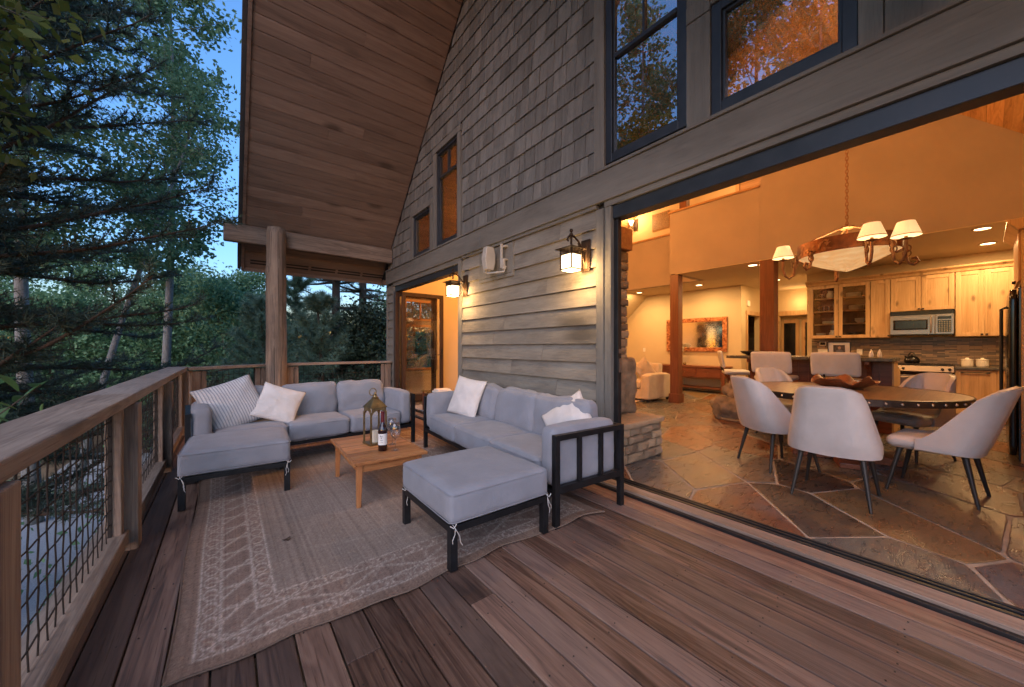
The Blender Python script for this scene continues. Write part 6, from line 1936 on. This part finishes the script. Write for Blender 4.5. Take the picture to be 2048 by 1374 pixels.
for i, (px, dep, H, z0, rad, lab) in enumerate(((450, 15.5, 3.6, -2.2, 2.5, "bushy green tree left of the log post, above the railing corner"), (385, 17.5, 4.6, -1.5, 2.6, "bushy green tree right behind the slender aspen trunk"),
        (300, 15.0, 3.2, -2.6, 2.3, "low green tree in the gap below the pine branches"), (215, 17.0, 5.5, -2, 2.8, "green tree far behind the leaning white trunk"), (110, 14.0, 3.0, -2.6, 2.4, "low green tree behind the pine at left"),
        (20, 17.0, 6.5, -2.0, 3.0, "green tree at the left edge behind the pine"), (505, 20.0, 5.2, -1.5, 2.7, "green tree just left of the log post, farther back"))):
    rr_ = (px-1024)/733; X_, Y_ = (.6146+.7889*rr_)*dep, (.7889-.6146*rr_)*dep
    broad_tree(X_, Y_, H, z0, rad, 17000, .068, lab, 'greenleaf', 'pinebark', r=.10, name='leafy_tree', cl=.34, clusters=40)
for i, (px, dep, H, z0, rad, lab, lf_) in enumerate(((525, 11.5, 2.7, -2.6, 2.0, "blue green young pine just left of the log post", 'blueneedle'), (640, 10.8, 2.6, -2.7, 2.1, "blue green young pine right of the log post", 'blueneedle'),
        (590, 14.0, 4.4, -2.0, 2.2, "soft needled pine behind the log post under the eave", 'midneedle'))):
    rr_ = (px-1024)/733; X_, Y_ = (.6146+.7889*rr_)*dep, (.7889-.6146*rr_)*dep
    conifer(X_, Y_, H, z0, rad, lab, lf_, nwh=9, nper=8, tuft=24, nl=.19, nw=.016, r=.09, droop=.15, ntw=8, up=.06)
for i, (px, dep, H, z0, rad, lab) in enumerate(((668, 17.0, 13, 2.2, 2.6, "tall pine with bare dark trunk right of the log post"), (722, 18.5, 14, 1.6, 3.0, "tall pine with thick dark trunk near the house corner"), (775, 21.0, 12, .5, 3.2, "pine with drooping branches right beside the house corner"))):
    rr_ = (px-1024)/733; X_, Y_ = (.6146+.7889*rr_)*dep, (.7889-.6146*rr_)*dep
    conifer(X_, Y_, H, z0, rad, lab, 'needle', nwh=11, nper=6, tuft=16, nl=.16, nw=.016, r=.24, droop=-.1, ntw=7)
rr_ = (728-1024)/733
broad_tree((.6146+.7889*rr_)*12, (.7889-.6146*rr_)*12, 2.3, -2.4, 1.7, 20000, .055, "round dark bush against the house corner at far end", 'darkleaf', 'pinebark', r=.07, name='dark_bush', cl=.3, clusters=46, cat='bush')
broad_tree(5.4, 13.0, 4.0, -2.4, 2.2, 9000, .07, "leafy tree seen through the window beyond the far doorway", 'greenleaf', 'pinebark', r=.09, name='leafy_tree', cl=.35)
# aspens standing beside the deck: seen mirrored in the upper windows
for i, (X_, Y_, H, rd_, nl_, lab) in enumerate(((-7.5, 8.4, 15.5, 2.0, 8000, "tall aspen left of the deck, mirrored in the narrow upper window"), (-9.0, 4.9, 16.5, 3.2, 22000, "broad aspen left of the deck, mirrored in the slanting upper window"), (-6.8, 2.6, 11.0, 2.2, 9000, "smaller aspen left of the deck, mirrored low in the upper window"))):
    broad_tree(X_, Y_, H, 3.0, rd_, nl_, .085, lab, r=.12, clusters=44)
C = np.stack([rng.uniform(-9, .5, 16000), rng.uniform(1, 18, 16000), np.full(16000, GZ+.05)], 1)
k_ = np.array([noise.noise(Vector((c[0]*.5, c[1]*.5, 7))) for c in C]); C = C[((k_ > .08) & ((C[:, 0] < -4.4) | (C[:, 0] > -2.3))) | (rng.uniform(0, 1, len(C)) < .07)]
C[:, 2] += rng.uniform(-.05, .35, len(C))*np.clip(np.abs(C[:, 0]+3.4)/2.5, .12, 1)
V, F = leaves(C, .07, flat=.6)
tag(npmesh("undergrowth", V, F, M['greenleaf'], None), "low leafy undergrowth and fallen leaves on the ground below the railing", "undergrowth", kind="stuff")
# a far belt of woodland closes the view
C = []
for k in range(150):
    a = R(-75) + R(150)*k/149 + rng.uniform(-.02, .02); d_ = rng.uniform(28, 46); h_ = rng.uniform(3.5, 7.5)
    c = np.array([math.sin(a)*d_ - 1, math.cos(a)*d_, GZ])
    n_ = 420
    u = rng.normal(0, 1, (n_, 3)); u = unit(u)*rng.uniform(.5, 1, (n_, 1))
    C.append(c + np.array([0, 0, h_/2+.3]) + u*np.array([2.3, 2.3, h_/2]))
V, F = leaves(np.concatenate(C), .22)
tag(npmesh("far_wood", V, F, M['midneedle'], None), "far off dark belt of woodland closing the view behind the nearer trees", "woodland", kind="stuff")

# ------------------------------------------------------------------ leafy sprig by the railing in the near left
sp_ = empty("leafy_shrub", (-1.15, 2.55, GZ), 0, "large leaved green sprig reaching over the railing at left edge", "shrub")
tb = MB(); tube_into(tb, np.array([[-1.15, 2.75, GZ], [-1.1, 2.75, -1], [-1.05, 2.72, .4], [-.98, 2.74, .90]]), .02, .008, 6)
stems = [curve((-.99, 2.74, .78), d, L, 6, .05, .1) for d, L in (((.5, .35, .45), .42), ((.35, -.1, .55), .40), ((.1, .5, .4), .40), ((.6, .15, .05), .36), ((-.1, -.3, .5), .4), ((.35, .6, .1), .42))]
for s_ in stems: tube_into(tb, s_, .006, .003, 5)
tb.build("stem", M['pinebark'], sp_, smooth=True, world=True)
LV = MB(); rr2 = random.Random(12)
for s_ in stems:
    for q in (2, 3, 4, 5, 6, 6):
        p0 = Vector(s_[q]); d = Vector((rr2.uniform(-.3, 1), rr2.uniform(-.7, .7), rr2.uniform(-.25, .5))).normalized(); sd = d.cross(Vector((rr2.uniform(-.4,.4), rr2.uniform(-.4,.4), 1))).normalized(); nn_ = sd.cross(d)
        L_ = rr2.uniform(.085, .135); wd = L_*.25; base = len(LV.v); K = 6; vs = []; fs = []
        for k in range(K+1):
            t = k/K; w_ = wd*math.sin(math.pi*min(1, t*.94+.03))**.8; c = p0 + d*L_*t - Vector((0,0,1))*.05*t*t*L_/.12
            vs += [tuple(c - sd*w_ + nn_*w_*.28), tuple(c), tuple(c + sd*w_ + nn_*w_*.28)]
        for k in range(K):
            for e in (0, 1): fs.append((3*k+e, 3*k+e+1, 3*k+e+4, 3*k+e+3))
        LV.add(vs, fs)
M['sprig'] = leafmat('sprig_leaf', (.05,.12,.045), (.11,.20,.06), None, .35, .3)
o_ = LV.build("leaf_cluster", M['sprig'], sp_, smooth=True, world=True)
